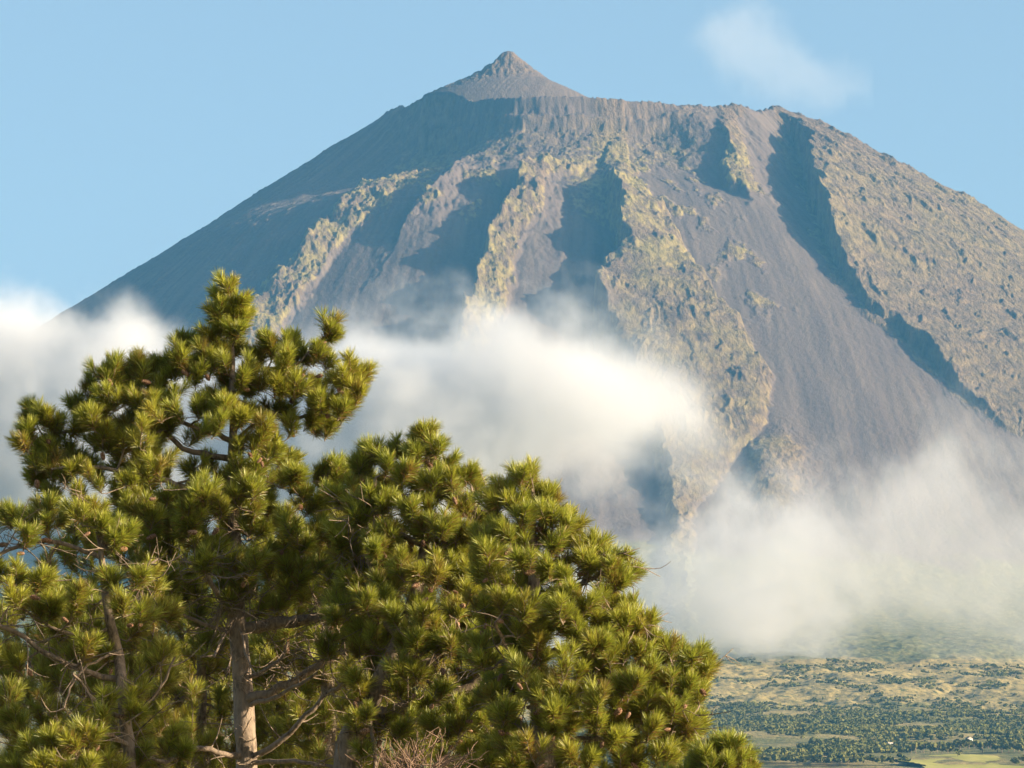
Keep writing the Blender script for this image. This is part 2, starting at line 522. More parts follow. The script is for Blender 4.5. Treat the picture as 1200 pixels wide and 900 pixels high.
class Tubes:
    def __init__(self): self.v = []; self.f = []; self.n = 0
    def add(self, pts, rad, sides=6, wob=0.0):
        pts = np.asarray(pts, float); rad = np.asarray(rad, float)
        if len(pts) < 2: return
        tan = np.gradient(pts, axis=0)
        tan /= np.linalg.norm(tan, axis=1)[:, None] + 1e-9
        ref = np.array([0.31, 0.93, 0.2]) if abs(tan[0][1]) < 0.8 else np.array([1.0, 0.1, 0.2])
        a = np.cross(tan, ref); a /= np.linalg.norm(a, axis=1)[:, None] + 1e-9
        b = np.cross(tan, a)
        th = np.linspace(0, 2 * np.pi, sides, endpoint=False)
        rr = rad[:, None] * (1 + (wob * rng.normal(size=(len(pts), sides)) if wob else 0))
        ring = pts[:, None, :] + rr[..., None] * (np.cos(th)[None, :, None] * a[:, None, :] + np.sin(th)[None, :, None] * b[:, None, :])
        m = len(pts)
        base = self.n
        self.v.append(ring.reshape(-1, 3))
        i = np.arange(m - 1)[:, None] * sides; j = np.arange(sides)[None, :]; j2 = (j + 1) % sides
        self.f.append((np.stack([i + j, i + j2, i + sides + j2, i + sides + j], -1).reshape(-1, 4)) + base)
        self.n += m * sides
    def mesh(self, name, origin):
        v = np.concatenate(self.v) - np.asarray(origin)
        return np_mesh(name, v, np.concatenate(self.f), True)


def smooth_path(pts, n=None, step=0.12):
    """Catmull-Rom through pts (k, d)"""
    p = np.asarray(pts, float)
    if len(p) == 2:
        p = np.array([p[0], 0.5 * (p[0] + p[1]), p[1]])
    q = np.vstack([2 * p[0] - p[1], p, 2 * p[-1] - p[-2]])
    out = []
    for k in range(1, len(q) - 2):
        L = np.linalg.norm(q[k + 1][:3] - q[k][:3])
        m = max(2, int(L / step))
        t = np.linspace(0, 1, m, endpoint=False)[:, None]
        a, b, c, d = q[k - 1], q[k], q[k + 1], q[k + 2]
        out.append(0.5 * (2 * b + (c - a) * t + (2 * a - 5 * b + 4 * c - d) * t ** 2 + (3 * b - a - 3 * c + d) * t ** 3))
    out.append(p[-1:])
    return np.vstack(out)


def unit(v): return v / (np.linalg.norm(v, axis=-1, keepdims=True) + 1e-9)


def needle_tufts(shoots):
    """shoots: list of (base point, direction, length, needle length, count, brown) -> vertex and face arrays"""
    V, A, C = [], [], []
    for base, d, L, nl, cnt, brown in shoots:
        d = unit(np.asarray(d, float))
        # bend the shoot upwards along its length
        s = rng.beta(1.5, 1.0, cnt)
        s[: int(cnt * 0.12)] = 1.0
        upv = np.array([0, 0, 1.0])
        ax = d[None, :] + 0.35 * s[:, None] * upv[None, :]
        ax = unit(ax)
        p = base[None, :] + ax * (s * L)[:, None]
        # needle direction: cone about the axis, closing at the tip
        ph = rng.uniform(0, 2 * np.pi, cnt)
        op = np.radians(rng.uniform(34, 82, cnt) * (1 - 0.55 * s) + 6)
        ref = np.where(np.abs(ax[:, 2:3]) < 0.9, np.array([[0, 0, 1.0]]), np.array([[1.0, 0, 0]]))
        e1 = unit(np.cross(ax, ref)); e2 = np.cross(ax, e1)
        nd = ax * np.cos(op)[:, None] + (e1 * np.cos(ph)[:, None] + e2 * np.sin(ph)[:, None]) * np.sin(op)[:, None]
        ln_ = nl * rng.uniform(0.75, 1.15, cnt) * (0.8 + 0.25 * s)
        sag = rng.uniform(0.0, 0.10, cnt) * (1 - s)
        side = unit(np.cross(nd, rng.normal(size=(cnt, 3)))) 
        w = 0.0021 * rng.uniform(0.8, 1.25, cnt)
        mid = p + nd * (0.55 * ln_)[:, None]
        tip = p + nd * ln_[:, None] - upv[None, :] * (sag * ln_)[:, None]
        quad = np.stack([p - side * (w * 0.7)[:, None], p + side * (w * 0.7)[:, None], mid + side * w[:, None], mid - side * w[:, None]], 1)
        tri2 = np.stack([mid - side * w[:, None], mid + side * w[:, None], tip + side * (w * 0.25)[:, None], tip - side * (w * 0.25)[:, None]], 1)
        V.append(np.concatenate([quad, tri2], 1).reshape(-1, 3))
        ag = np.clip(rng.normal(brown, 0.12, cnt) + 0.9 * (rng.random(cnt) < 0.34 * (1 - s) + 0.03) - 0.1, 0, 1)
        va = np.clip(rng.normal(0.5, 0.2, cnt) + 0.55 * (s - 0.55), 0, 1)
        A.append(np.repeat(ag, 8)); C.append(np.repeat(va, 8))
    V = np.concatenate(V)
    F = np.arange(len(V)).reshape(-1, 4)
    return V, F, np.concatenate(A), np.concatenate(C)


def cone_mesh():
    v, f = [], []
    # overlapping scales set in a spiral round an egg-shaped core
    nsc = 62
    for k in range(nsc):
        h = k / nsc
        rr = 0.030 * math.sin(math.pi * (0.10 + 0.86 * h) ** 0.85) + 0.003
        z = -0.055 + 0.12 * h
        a = k * 2.39996
        c, s = math.cos(a), math.sin(a)
        i = len(v)
        for (dr, dz, wd) in ((0.0, 0, 0.010), (0.012, 0.010, 0.011), (0.011, 0.017, 0.006)):
            for sg in (-1, 1):
                v.append(((rr * 0.7 + dr) * c - sg * wd * s, (rr * 0.7 + dr) * s + sg * wd * c, z + dz))
        f += [(i, i + 1, i + 3, i + 2), (i + 2, i + 3, i + 5, i + 4)]
    n = len(v); sg = 8
    prof = [(-0.058, 0.004), (-0.035, 0.024), (0.0, 0.028), (0.035, 0.020), (0.066, 0.003)]
    for z, r_ in prof:
        for k in range(sg): v.append((r_ * math.cos(2 * math.pi * k / sg), r_ * math.sin(2 * math.pi * k / sg), z))
    for q in range(len(prof) - 1):
        for k in range(sg):
            a = n + q * sg + k; b = n + q * sg + (k + 1) % sg
            f.append((a, b, b + sg, a + sg))
    return np_mesh('pine_cone', v, f, False)


CONE_ME = cone_mesh()
CONE_ME.materials.append(CONE)
PXM = lambda Y: Y / FPX * 1.018          # metres per photo pixel at depth Y


def in_poly(pt, poly):
    x, y = pt; c = False; j = len(poly) - 1
    for i in range(len(poly)):
        xi, yi = poly[i]; xj, yj = poly[j]
        if (yi > y) != (yj > y) and x < (xj - xi) * (y - yi) / (yj - yi + 1e-9) + xi: c = not c
        j = i
    return c


def pine(name, label, Y, trunk_px, trunk_w, poly, tips, n_fill, holes=(), limbs=(), depth=1.3, shoots=(4, 6), ndl=1.0, n_cones=30,
         cone_in=None, n_dead=60, low_sparse=None, group=None, cnt=(195, 275), bare=None, brown=0.0, seed=1, minspace=15):
    """one pine: trunk and limbs follow the photo, twigs grow to every needle clump"""
    global rng
    rng = np.random.default_rng(seed)
    k = PXM(Y)
    # trunk in 3-D, carried down to the ground
    tp = [np.array(at(u, v, Y)) for u, v in trunk_px]
    foot = tp[-1] + (tp[-1] - tp[-2]) / (np.linalg.norm(tp[-1] - tp[-2])) * 0.0
    gz = ground_z(foot[0], Y)
    lean = (tp[-1] - tp[-2]); lean = lean / abs(lean[2])
    for fr in (0.35, 0.7, 1.0):
        hgt = (tp[-1][2] - gz + 0.15) * fr
        tp.append(np.array([foot[0] + 0.35 * lean[0] * hgt * (1 - 0.4 * fr), Y, foot[2] - hgt]))
    tw = list(np.array(trunk_w) * k * 0.5)
    tw += [tw[-1] * 1.25, tw[-1] * 1.5, tw[-1] * 1.8]
    P4 = np.concatenate([np.array(tp), np.array(tw)[:, None]], 1)
    # small depth wander
    P4[1:-1, 1] += rng.normal(0, 0.05, len(P4) - 2)
    path = smooth_path(P4, step=0.1)
    base = path[-1][:3].copy(); base[2] = gz
    root = empty(name, base)
    tag(root, label, 'tree', group)
    tb = Tubes(); tb.add(path[:, :3], np.maximum(path[:, 3], 0.006), 12, 0.03)
    # growth nodes: position, remaining radius, limb index, is trunk
    NP = [p[:3] for p in path if p[2] > 4.6]
    NO = [-1] * len(NP)                       # which limb owns the node
    NR = [p[3] for p in path if p[2] > 4.6]
    limb_tubes = []
    for lb in limbs:
        pts = []
        w0, w1 = lb['w']
        L = lb['p']
        dz0, dz1 = lb.get('d', (0.0, 0.0))
        for i, (u, v) in enumerate(L):
            f = i / (len(L) - 1)
            q = np.array(at(u, v, Y + dz0 + (dz1 - dz0) * f))
            pts.append(np.append(q, (w0 + (w1 - w0) * f) * k * 0.5))
        pa = smooth_path(pts, step=0.08)
        pa[1:-1, :3] += rng.normal(0, 0.008, (len(pa) - 2, 3))
        t_ = Tubes(); t_.add(pa[:, :3], pa[:, 3], 8, 0.05)
        limb_tubes.append(t_)
        if not lb.get('bare'):
            for p in pa[len(pa) // 3:]:
                NP.append(p[:3]); NO.append(len(limb_tubes) - 1); NR.append(p[3])
        if lb.get('bare') or lb.get('twigs'):
            for p in pa[2::3]:
                if rng.random() < 0.6:
                    dirn = unit(rng.normal(size=3) + np.array([0, -0.2, 0.15])) * rng.uniform(0.12, 0.45)
                    q = np.array([p[:3], p[:3] + dirn * 0.5 + rng.normal(0, 0.03, 3), p[:3] + dirn + np.array([0, 0, 0.08])])
                    t_.add(smooth_path(q, step=0.06), np.linspace(0.009, 0.003, len(smooth_path(q, step=0.06))), 4)
    # clump targets
    targets = []
    for tpt in tips:
        u, v = tpt[:2]
        dd = tpt[2] if len(tpt) > 2 else rng.uniform(-0.35, 0.35)
        targets.append((u, v + 22, dd, 1.0))
    us = [p[0] for p in poly]; vs = [p[1] for p in poly]
    tries = 0
    pts2 = [(t[0], t[1], t[2]) for t in targets]
    while len(targets) < len(tips) + n_fill and tries < n_fill * 60:
        tries += 1
        u = rng.uniform(min(us), max(us)); v = rng.uniform(min(vs), max(vs))
        if not in_poly((u, v), poly) or any(in_poly((u, v), h) for h in holes): continue
        if bare and any(in_poly((u, v), h) and rng.random() < pr_ for h, pr_ in bare): continue
        # depth of the crown at this place: distance to the outline sets how deep it may lie
        e = min(math.hypot(u - a, v - b) for a, b in poly) * k
        dmax = min(depth, 0.15 + 0.9 * e)
        dd = rng.uniform(-dmax, dmax)
        if any((u - a) ** 2 + (v - b) ** 2 + ((dd - c) / k * 0.6) ** 2 < minspace ** 2 for a, b, c in pts2[-260:]): continue
        targets.append((u, v + 12, dd, 0.0)); pts2.append((u, v, dd))
    T3 = [np.array(at(u, v, Y + dd)) for u, v, dd, _ in targets]
    tr_top = path[0][:3]
    order = sorted(range(len(T3)), key=lambda i: np.min(np.linalg.norm(np.array(NP[:len(path)]) - T3[i], axis=1)))
    NPa = np.array(NP); 
    cap = 60000
    buf = np.zeros((cap, 3)); buf[:len(NPa)] = NPa; nn = len(NPa)
    owner = np.full(cap, -1); owner[:nn] = NO
    radb = np.zeros(cap); radb[:nn] = NR
    depthb = np.zeros(cap)
    sh = []
    tip_nodes = []
    for i in order:
        tpt = T3[i]
        dv = tpt - buf[:nn]
        dist = np.linalg.norm(dv, axis=1)
        up = dv[:, 2] / (dist + 1e-6)
        cost = dist * (1 + 0.9 * np.maximum(0, -up - 0.15) + 0.35 * np.maximum(0, up - 0.75)) + 0.10 * depthb[:nn]
        cost = cost + np.where(owner[:nn] == -1, 0.05, 0)
        j = int(np.argmin(cost))
        p0 = buf[j].copy(); d = tpt - p0; L = np.linalg.norm(d)
        r0 = min(radb[j] * 0.7, 0.004 + 0.016 * L + 0.006)
        if owner[j] == -1:
            limb_tubes.append(Tubes()); ow = len(limb_tubes) - 1
            r0 = max(r0, min(radb[j] * 0.6, 0.010 + 0.022 * L))
        else: ow = owner[j]
        out = unit(np.array([d[0], d[1], 0.0]))
        mid = p0 + d * 0.5 + np.array([0, 0, -0.10 * L]) + rng.normal(0, 0.04 * L, 3)
        end_dir = unit(0.5 * unit(d) + np.array([0, 0, 0.75]) + 0.15 * out + rng.normal(0, 0.15, 3))
        pre = tpt - end_dir * min(0.16, 0.35 * L)
        cur = smooth_path([p0, mid, pre, tpt], step=0.07)
        rad = np.linspace(r0, 0.0055, len(cur))
        limb_tubes[ow].add(cur, rad, 6)
        m = len(cur)
        sel = np.arange(1, m)
        if nn + m < cap:
            buf[nn:nn + m - 1] = cur[1:]; owner[nn:nn + m - 1] = ow; radb[nn:nn + m - 1] = rad[1:]
            depthb[nn:nn + m - 1] = depthb[j] + np.linspace(0, L, m - 1) * 0.6; nn += m - 1
        # shoots of this clump
        ns = int(rng.integers(shoots[0], shoots[1] + 1))
        main = targets[i][3] > 0
        if main: ns += 2
        for q in range(ns):
            if q == 0:
                b0 = tpt - end_dir * 0.10; dr = end_dir + np.array([0, 0, 0.25]); Ls = rng.uniform(0.15, 0.23)
            else:
                f = rng.uniform(0.0, 0.9)
                b0 = cur[max(0, m - 1 - int(f * min(m - 1, 4)))]
                a_ = rng.uniform(0, 2 * np.pi)
                dr = end_dir * 0.9 + 0.75 * np.array([math.cos(a_), math.sin(a_), 0.05]); Ls = rng.uniform(0.10, 0.19)
            sc = ndl * rng.uniform(0.85, 1.15)
            br = 0.0 if rng.random() > 0.13 else rng.uniform(0.2, 0.6)
            c_ = int(rng.integers(*cnt) * (1.0 if q == 0 else 0.72))
            sh.append((b0, dr, Ls * sc, 0.118 * sc, c_, br + brown))
            tw_ = b0[None, :] + unit(dr)[None, :] * np.linspace(0, Ls * sc * 0.9, 4)[:, None] + np.array([0, 0, 0.3])[None, :] * (np.linspace(0, 1, 4) ** 2 * Ls * 0.3)[:, None]
            limb_tubes[ow].add(tw_, np.linspace(0.006, 0.003, 4), 4)
        tip_nodes.append((tpt, end_dir, ow))
    # leafless twigs inside the crown
    vv_ = project(buf[:nn, 0], buf[:nn, 1], buf[:nn, 2])[1]
    inner = [p for p in range(nn) if radb[p] > 0.0085 and vv_[p] > 600]
    for q in range(n_dead):
        p = int(rng.choice(inner)); p0 = buf[p].copy()
        L = rng.uniform(0.18, 0.6)
        d = unit(rng.normal(size=3) * np.array([1, 0.8, 0.55]) + np.array([0, -0.25, -0.05])) * L
        cur = smooth_path([p0, p0 + d * 0.45 + rng.normal(0, 0.05, 3), p0 + d + rng.normal(0, 0.07, 3) + np.array([0, 0, rng.uniform(-.1, .12)])], step=0.05)
        tw_to = tb if owner[p] == -1 else limb_tubes[owner[p]]
        tw_to.add(cur, np.linspace(0.008, 0.0028, len(cur)), 4)
        for z in range(rng.integers(1, 3)):
            s0 = cur[int(len(cur) * rng.uniform(0.3, 0.85))]
            d2 = unit(d / L + rng.normal(0, 0.6, 3)) * L * 0.45
            c2 = smooth_path([s0, s0 + d2 * 0.5 + rng.normal(0, 0.02, 3), s0 + d2], step=0.05)
            tw_to.add(c2, np.linspace(0.005, 0.002, len(c2)), 4)
    link('trunk', tb.mesh('trunk', base), BARK, root)
    for t_ in limb_tubes:
        if t_.n: link('limb', t_.mesh('limb', base), BARK, root)
    V, F, A, C = needle_tufts(sh)
    link('needles', np_mesh('needles', V - base[None, :], F, False, {'age': A, 'var': C}), NEEDLE, root)
    # cones hang at the foot of the shoots
    pick = rng.permutation(len(tip_nodes))[:n_cones]
    for i in pick:
        tpt, ed, ow = tip_nodes[i]
        o = bpy.data.objects.new('pine_cone', CONE_ME); col.objects.link(o); o.parent = root
        q = tpt - ed * rng.uniform(0.12, 0.24) + np.array([rng.normal(0, 0.05), -rng.uniform(0.05, 0.12), rng.normal(0, .03)]) 
        o.location = Vector(q - base)
        o.rotation_euler = (rng.uniform(1.2, 2.8), rng.uniform(-.7, .7), rng.uniform(0, 6.28))
        s_ = rng.uniform(0.5, 0.85); o.scale = (s_, s_, s_)
    return root


def Lb(p, w, **kw): return dict(p=p, w=w, **kw)


# tall pine with the leading shoot
P1_POLY = [(266, 330), (288, 350), (288, 385), (282, 410), (300, 402), (320, 390), (345, 392), (358, 398), (385, 374), (390, 395), (395, 422), (424, 420), (430, 440), (402, 486),
           (360, 508), (322, 500), (322, 520), (378, 534), (398, 545), (425, 548), (440, 600), (450, 660), (445, 700), (440, 720), (350, 745), (325, 715), (250, 715), (190, 720), (140, 650), (60, 600), (34, 560), (26, 480), (40, 462),
           (76, 500), (98, 440), (112, 432), (138, 420), (165, 408), (190, 418), (212, 388), (236, 412), (244, 352)]
P1_TIPS = [(396, 545, .1), (412, 548, 0), (425, 552, -.2), (405, 575, -.3), (420, 600, -.4), (385, 565, -.2), (402, 620, -.5), (425, 640, -.6), (390, 650, -.7), (360, 620, -.6), (268, 322, 0), (262, 334, .1), (276, 338, -.1), (270, 350, .15), (256, 350, -.1), (282, 356, .1), (262, 368, 0), (276, 376, -.1), (250, 380, 0), (256, 402, 0), (38, 462, .1), (60, 478, -.1), (52, 510, .1), (107, 438, .2), (100, 470, .1), (132, 418, 0), (128, 452, -.2),
           (164, 412, 0), (150, 422, .1), (180, 440, .2), (196, 415, .3), (214, 390, .2), (226, 412, .1), (228, 425, -.2), (318, 392, 0), (302, 404, .1), (310, 430, -.2), (345, 398, .2), (384, 378, 0), (372, 398, -.1), (358, 404, .1), (350, 440, -.3), (330, 440, -.3),
           (424, 424, 0), (414, 442, -.1), (397, 430, .1), (405, 465, 0), (378, 455, -.2), (385, 485, .1), (365, 478, .0), (306, 490, -.4), (298, 505, -.4), (318, 512, -.3), (372, 536, .2), (345, 545, -.4), (40, 545, .1), (62, 560, 0), (30, 590, .1), (90, 520, .1), (120, 500, -.1), (155, 480, .1),
           (190, 470, 0), (240, 460, .3), (290, 440, .2), (395, 590, .2), (300, 560, -.6), (260, 580, -.7), (220, 600, -.7), (330, 590, -.6), (180, 590, -.5), (140, 560, -.2), (240, 640, -.9), (300, 640, -.9), (350, 650, -.7), (200, 660, -.6), (435, 712, -.8), (410, 722, -.9), (385, 735, -1), (425, 735, -.8), (455, 725, -.8)]
pine('pine_tree', 'tallest pine with a single leading shoot above its crown and a straight grey trunk', 56.0,
     [(268, 334), (270, 380), (272, 420), (273, 460), (273, 500), (272, 540), (274, 600), (276, 660), (278, 710), (280, 750), (284, 800), (287, 860), (289, 905)],
     [3, 4.5, 6, 7.5, 9, 11, 14, 17, 19, 21, 23, 25, 26], P1_POLY, P1_TIPS, 300,
     holes=[[(206, 496), (268, 506), (268, 536), (208, 530)], [(240, 384), (262, 384), (262, 408), (240, 408)], [(282, 400), (305, 412), (300, 425), (280, 420)], [(325, 505), (375, 510), (370, 530), (325, 525)],
            [(100, 560), (150, 558), (150, 578), (100, 578)]],
     limbs=[Lb([(272, 517), (244, 506), (214, 495), (190, 480), (165, 455)], (7, 3), d=(0, -.1)), Lb([(272, 538), (240, 532), (215, 525), (190, 505), (150, 500), (90, 505), (50, 510)], (8, 3), d=(0, .1)), Lb([(274, 520), (292, 500), (305, 498)], (5, 3), d=(0, -.3)),
            Lb([(273, 470), (300, 478), (340, 490), (375, 480), (405, 455)], (6, 3), d=(0, 0)), Lb([(272, 440), (305, 435), (340, 428), (360, 415), (380, 395)], (5, 2.5), d=(0, 0)), Lb([(272, 425), (250, 428), (225, 425), (212, 405)], (5, 2.5), d=(0, .2)),
            Lb([(275, 590), (226, 574), (188, 560), (147, 553), (100, 545), (60, 550)], (8, 3), d=(0, -.2)),
            Lb([(280, 738), (330, 730), (385, 722), (440, 708)], (15, 10), d=(0, -.3)), Lb([(279, 728), (268, 712), (252, 690), (240, 665)], (9, 5), d=(0, -.6), twigs=1),
            Lb([(285, 822), (330, 806), (365, 785), (388, 765)], (12, 8), d=(0, -.3), twigs=1), Lb([(286, 826), (318, 818), (350, 802), (372, 788)], (6, 3), d=(0, -.5), bare=1),
            Lb([(289, 892), (325, 872), (352, 846), (380, 816), (402, 800)], (8, 4), d=(0, -.6), bare=1), Lb([(289, 890), (255, 882), (228, 878), (195, 892), (170, 888)], (9, 4), d=(0, -.5), bare=1),
            Lb([(290, 895), (340, 892), (395, 900)], (6, 4), d=(0, -.6), bare=1), Lb([(286, 795), (312, 785), (328, 772), (337, 752)], (5, 3), d=(0, -.3), bare=1),
            Lb([(281, 745), (230, 728), (200, 715), (170, 712)], (5, 3), d=(0, -.4), bare=1), Lb([(278, 725), (262, 745), (250, 768), (235, 770)], (4, 2), d=(0, -.5), bare=1), Lb([(279, 727), (284, 745), (288, 765), (300, 790)], (4, 2), d=(0, -.5), bare=1)],
     depth=1.25, n_cones=90, n_dead=270, bare=[([(190, 690), (400, 690), (400, 760), (190, 760)], 0.75)], seed=21)

# thin-stemmed pine at the left edge
P2_POLY = [(-90, 590), (20, 580), (60, 585), (110, 600), (150, 615), (190, 650), (205, 720), (190, 800), (175, 905), (-100, 905)]
P2_TIPS = [(112, 588, 0), (118, 600, -.2), (144, 612, -.1), (134, 618, -.2), (10, 585, 0), (40, 595, -.1), (70, 590, .2), (30, 610, -.4), (-10, 600, 0), (20, 660, -.4), (50, 665, -.5), (0, 650, -.3), (140, 690, -.5), (165, 660, -.2), (90, 690, -.5), (60, 700, -.3), (35, 860, -.9), (60, 850, -.9), (85, 855, -1), (105, 850, -.9), (70, 880, -1), (100, 885, -1), (45, 885, -1),
           (165, 780, .2), (180, 760, .3), (200, 850, -.2), (215, 865, -.2), (160, 840, .3), (195, 780, .3), (100, 740, -.4)]
pine('pine_tree', 'pine at the left edge with a thin, slightly crooked stem and sparse lower limbs', 53.5,
     [(112, 612), (118, 640), (121, 668), (124, 698), (130, 732), (138, 764), (143, 800), (147, 850), (152, 905)], [4, 6, 8, 9, 11, 12.5, 13, 14, 15], P2_POLY, P2_TIPS, 95,
     holes=[[(52, 618), (128, 622), (128, 664), (60, 660)]],
     limbs=[Lb([(120, 655), (92, 642), (58, 634), (20, 640), (-20, 660)], (6, 4), d=(0, -.1)), Lb([(119, 645), (132, 638), (142, 630)], (4, 2), d=(0, 0)), Lb([(142, 797), (108, 790), (60, 768), (20, 742), (-20, 725)], (8, 5), d=(0, -.2), twigs=1),
            Lb([(145, 842), (118, 828), (100, 805), (85, 790)], (6, 3), d=(0, -.4), bare=1), Lb([(148, 872), (120, 860), (95, 880)], (6, 4), d=(0, -.8)), Lb([(147, 845), (175, 820), (195, 795), (205, 770)], (4, 2.5), d=(0, -.3), bare=1),
            Lb([(130, 735), (100, 745), (60, 735), (30, 715)], (5, 3), d=(0, -.3)), Lb([(138, 765), (110, 775), (85, 800), (75, 830)], (4, 2), d=(0, -.5), bare=1), Lb([(122, 680), (160, 672), (185, 655)], (5, 3), d=(0, .1))],
     depth=1.2, n_cones=36, n_dead=170, bare=[([(20, 690), (200, 690), (200, 840), (20, 840)], 0.62)], seed=22)

# broad pine in the middle with a leaning trunk
P3_POLY = [(392, 580), (405, 555), (440, 520), (465, 512), (495, 498), (520, 522), (524, 550), (548, 542), (566, 560), (575, 600), (600, 680), (610, 780), (600, 905), (420, 905), (395, 770), (385, 680)]
P3_TIPS = [(442, 517, 0), (430, 535, .2), (465, 512, .1), (455, 530, -.2), (495, 498, 0), (510, 512, -.1), (482, 510, .1), (520, 530, .1), (505, 545, -.3), (548, 543, 0), (560, 555, .1), (535, 562, -.2), (545, 580, -.3), (420, 590, -.3), (405, 572, .1), (450, 575, -.4), (480, 580, -.5), (520, 600, -.6), (560, 620, -.4),
           (440, 630, -.6), (400, 620, -.2), (470, 650, -.8), (510, 660, -.8), (550, 680, -.8), (430, 690, -.9), (460, 705, -.9), (490, 735, -1), (530, 740, -1), (560, 730, -.9), (470, 770, -.9), (520, 790, -.9), (560, 800, -.9), (560, 890, -1), (580, 895, -1), (540, 893, -.9), (590, 860, -.8)]
pine('pine_tree', 'broad pine in the middle with a dark leaning trunk forking low and many brown cones', 54.5,
     [(500, 520), (502, 580), (498, 640), (486, 700), (466, 760), (436, 815), (420, 850), (405, 905)], [4, 8, 12, 16, 20, 25, 28, 32], P3_POLY, P3_TIPS, 220,
     limbs=[Lb([(430, 836), (465, 832), (510, 822), (555, 800), (590, 770)], (17, 8), d=(0, -.2)), Lb([(470, 755), (450, 720), (435, 670), (430, 620), (440, 560)], (11, 4), d=(0, -.2)), Lb([(492, 680), (530, 650), (555, 610), (552, 570)], (9, 3), d=(0, -.2)),
            Lb([(440, 905), (438, 880), (434, 845)], (6, 4), d=(-.3, -.3), bare=1), Lb([(450, 792), (480, 788), (510, 770), (540, 740)], (9, 4), d=(0, -.7)), Lb([(498, 640), (470, 625), (440, 600), (410, 580)], (8, 3), d=(0, -.1))],
     depth=1.35, n_cones=96, n_dead=240, bare=[([(400, 760), (560, 760), (540, 880), (400, 900)], 0.5)], seed=23)

# pine on the right
P6_POLY = [(560, 590), (578, 572), (588, 562), (620, 550), (642, 566), (652, 578), (668, 602), (670, 628), (698, 622), (715, 640), (735, 658), (733, 690), (742, 696), (762, 712), (764, 740), (788, 754), (826, 758),
           (828, 790), (820, 835), (808, 870), (790, 905), (560, 905), (560, 700)]
P6_TIPS = [(588, 566, 0), (578, 578, .1), (600, 572, -.2), (620, 551, 0), (632, 562, .1), (645, 570, 0), (640, 590, -.2), (612, 590, -.3), (666, 605, 0), (655, 622, .2), (698, 623, 0), (712, 640, 0), (690, 645, -.2), (724, 642, .1), (735, 658, 0), (722, 668, -.2), (740, 698, 0), (758, 712, 0), (745, 722, -.2), (730, 715, -.3), (762, 742, 0), (748, 752, -.3), (785, 756, 0), (800, 762, .1),
           (815, 758, 0), (826, 772, 0), (822, 795, -.1), (805, 790, -.3), (818, 832, 0), (806, 840, -.2), (790, 815, -.4), (665, 660, -.3), (640, 650, -.5), (610, 640, -.6), (690, 690, -.6), (655, 700, -.8), (620, 700, -.9), (590, 690, -.8), (700, 740, -.8), (660, 760, -1), (610, 770, -1), (740, 790, -.7), (700, 800, -1), (650, 820, -1), (760, 840, -.6),
           (720, 850, -.9), (670, 870, -1), (620, 860, -1), (780, 872, -.5)]
pine('pine_tree', 'dense sunlit pine on the right, its crown sloping down in steps to the open land', 52.5,
     [(622, 560), (624, 620), (626, 690), (630, 760), (634, 830), (640, 905)], [4, 10, 15, 20, 24, 28], P6_POLY, P6_TIPS, 225,
     holes=[[(586, 628), (604, 632), (602, 655), (588, 655)], [(620, 690), (636, 690), (634, 712), (622, 712)], [(716, 756), (745, 762), (740, 772), (720, 770)]],
     limbs=[Lb([(628, 720), (670, 690), (705, 670), (725, 655)], (9, 3), d=(0, -.1)), Lb([(631, 770), (690, 750), (735, 730), (755, 715)], (10, 3), d=(0, -.1)), Lb([(634, 830), (700, 815), (760, 795), (810, 775)], (11, 3), d=(0, -.1)), Lb([(626, 670), (650, 640), (660, 615)], (7, 3), d=(0, 0)),
            Lb([(637, 870), (700, 865), (770, 850), (812, 838)], (9, 3), d=(0, -.2)), Lb([(632, 800), (600, 770), (580, 730)], (8, 4), d=(0, -.7))],
     depth=1.4, n_cones=96, n_dead=170, seed=24)

# low pine whose top just shows at the bottom right
pine('young_pine', 'young pine, only its low top showing at the foot of the dense sunlit pine', 50.5,
     [(842, 872), (842, 890), (842, 915)], [4, 6, 9], [(800, 905), (815, 880), (842, 870), (870, 872), (876, 890), (876, 930), (800, 930)],
     [(838, 874, 0), (822, 880, .1), (862, 876, 0), (874, 886, 0), (850, 884, -.2), (808, 892, 0), (834, 896, -.2), (868, 898, -.1), (848, 905, -.1), (820, 905, 0), (790, 900, .1), (875, 910, 0)], 14,
     depth=0.5, n_cones=6, n_dead=10, seed=25)

# shaded pines behind
pine('pine_tree', 'shaded pine behind the tallest one, mostly hidden, with a short lit length of reddish stem', 61.0,
     [(236, 660), (236, 700), (237, 760), (236, 810), (235, 860), (234, 905)], [6, 8, 10, 12, 13, 14],
     [(60, 640), (120, 600), (230, 585), (330, 600), (380, 640), (390, 720), (370, 900), (60, 905), (40, 760)], [(236, 640, 0), (180, 640, 0), (300, 640, 0), (150, 740, 0), (320, 740, 0)], 430,
     depth=1.8, n_cones=12, n_dead=120, shoots=(3, 5), cnt=(110, 160), brown=0.08, seed=26, minspace=9)
pine('pine_tree', 'shaded pine behind the leaning trunk, showing a dark upright stem low down', 60.0,
     [(385, 640), (385, 700), (384, 760), (384, 830), (385, 905)], [8, 12, 15, 17, 19],
     [(300, 700), (340, 630), (420, 610), (520, 640), (600, 720), (620, 905), (300, 905)], [(385, 630, 0), (440, 640, 0), (520, 690, 0)], 320,
     depth=1.4, n_cones=12, n_dead=120, shoots=(3, 4), cnt=(110, 160), brown=0.08, seed=27, minspace=10)

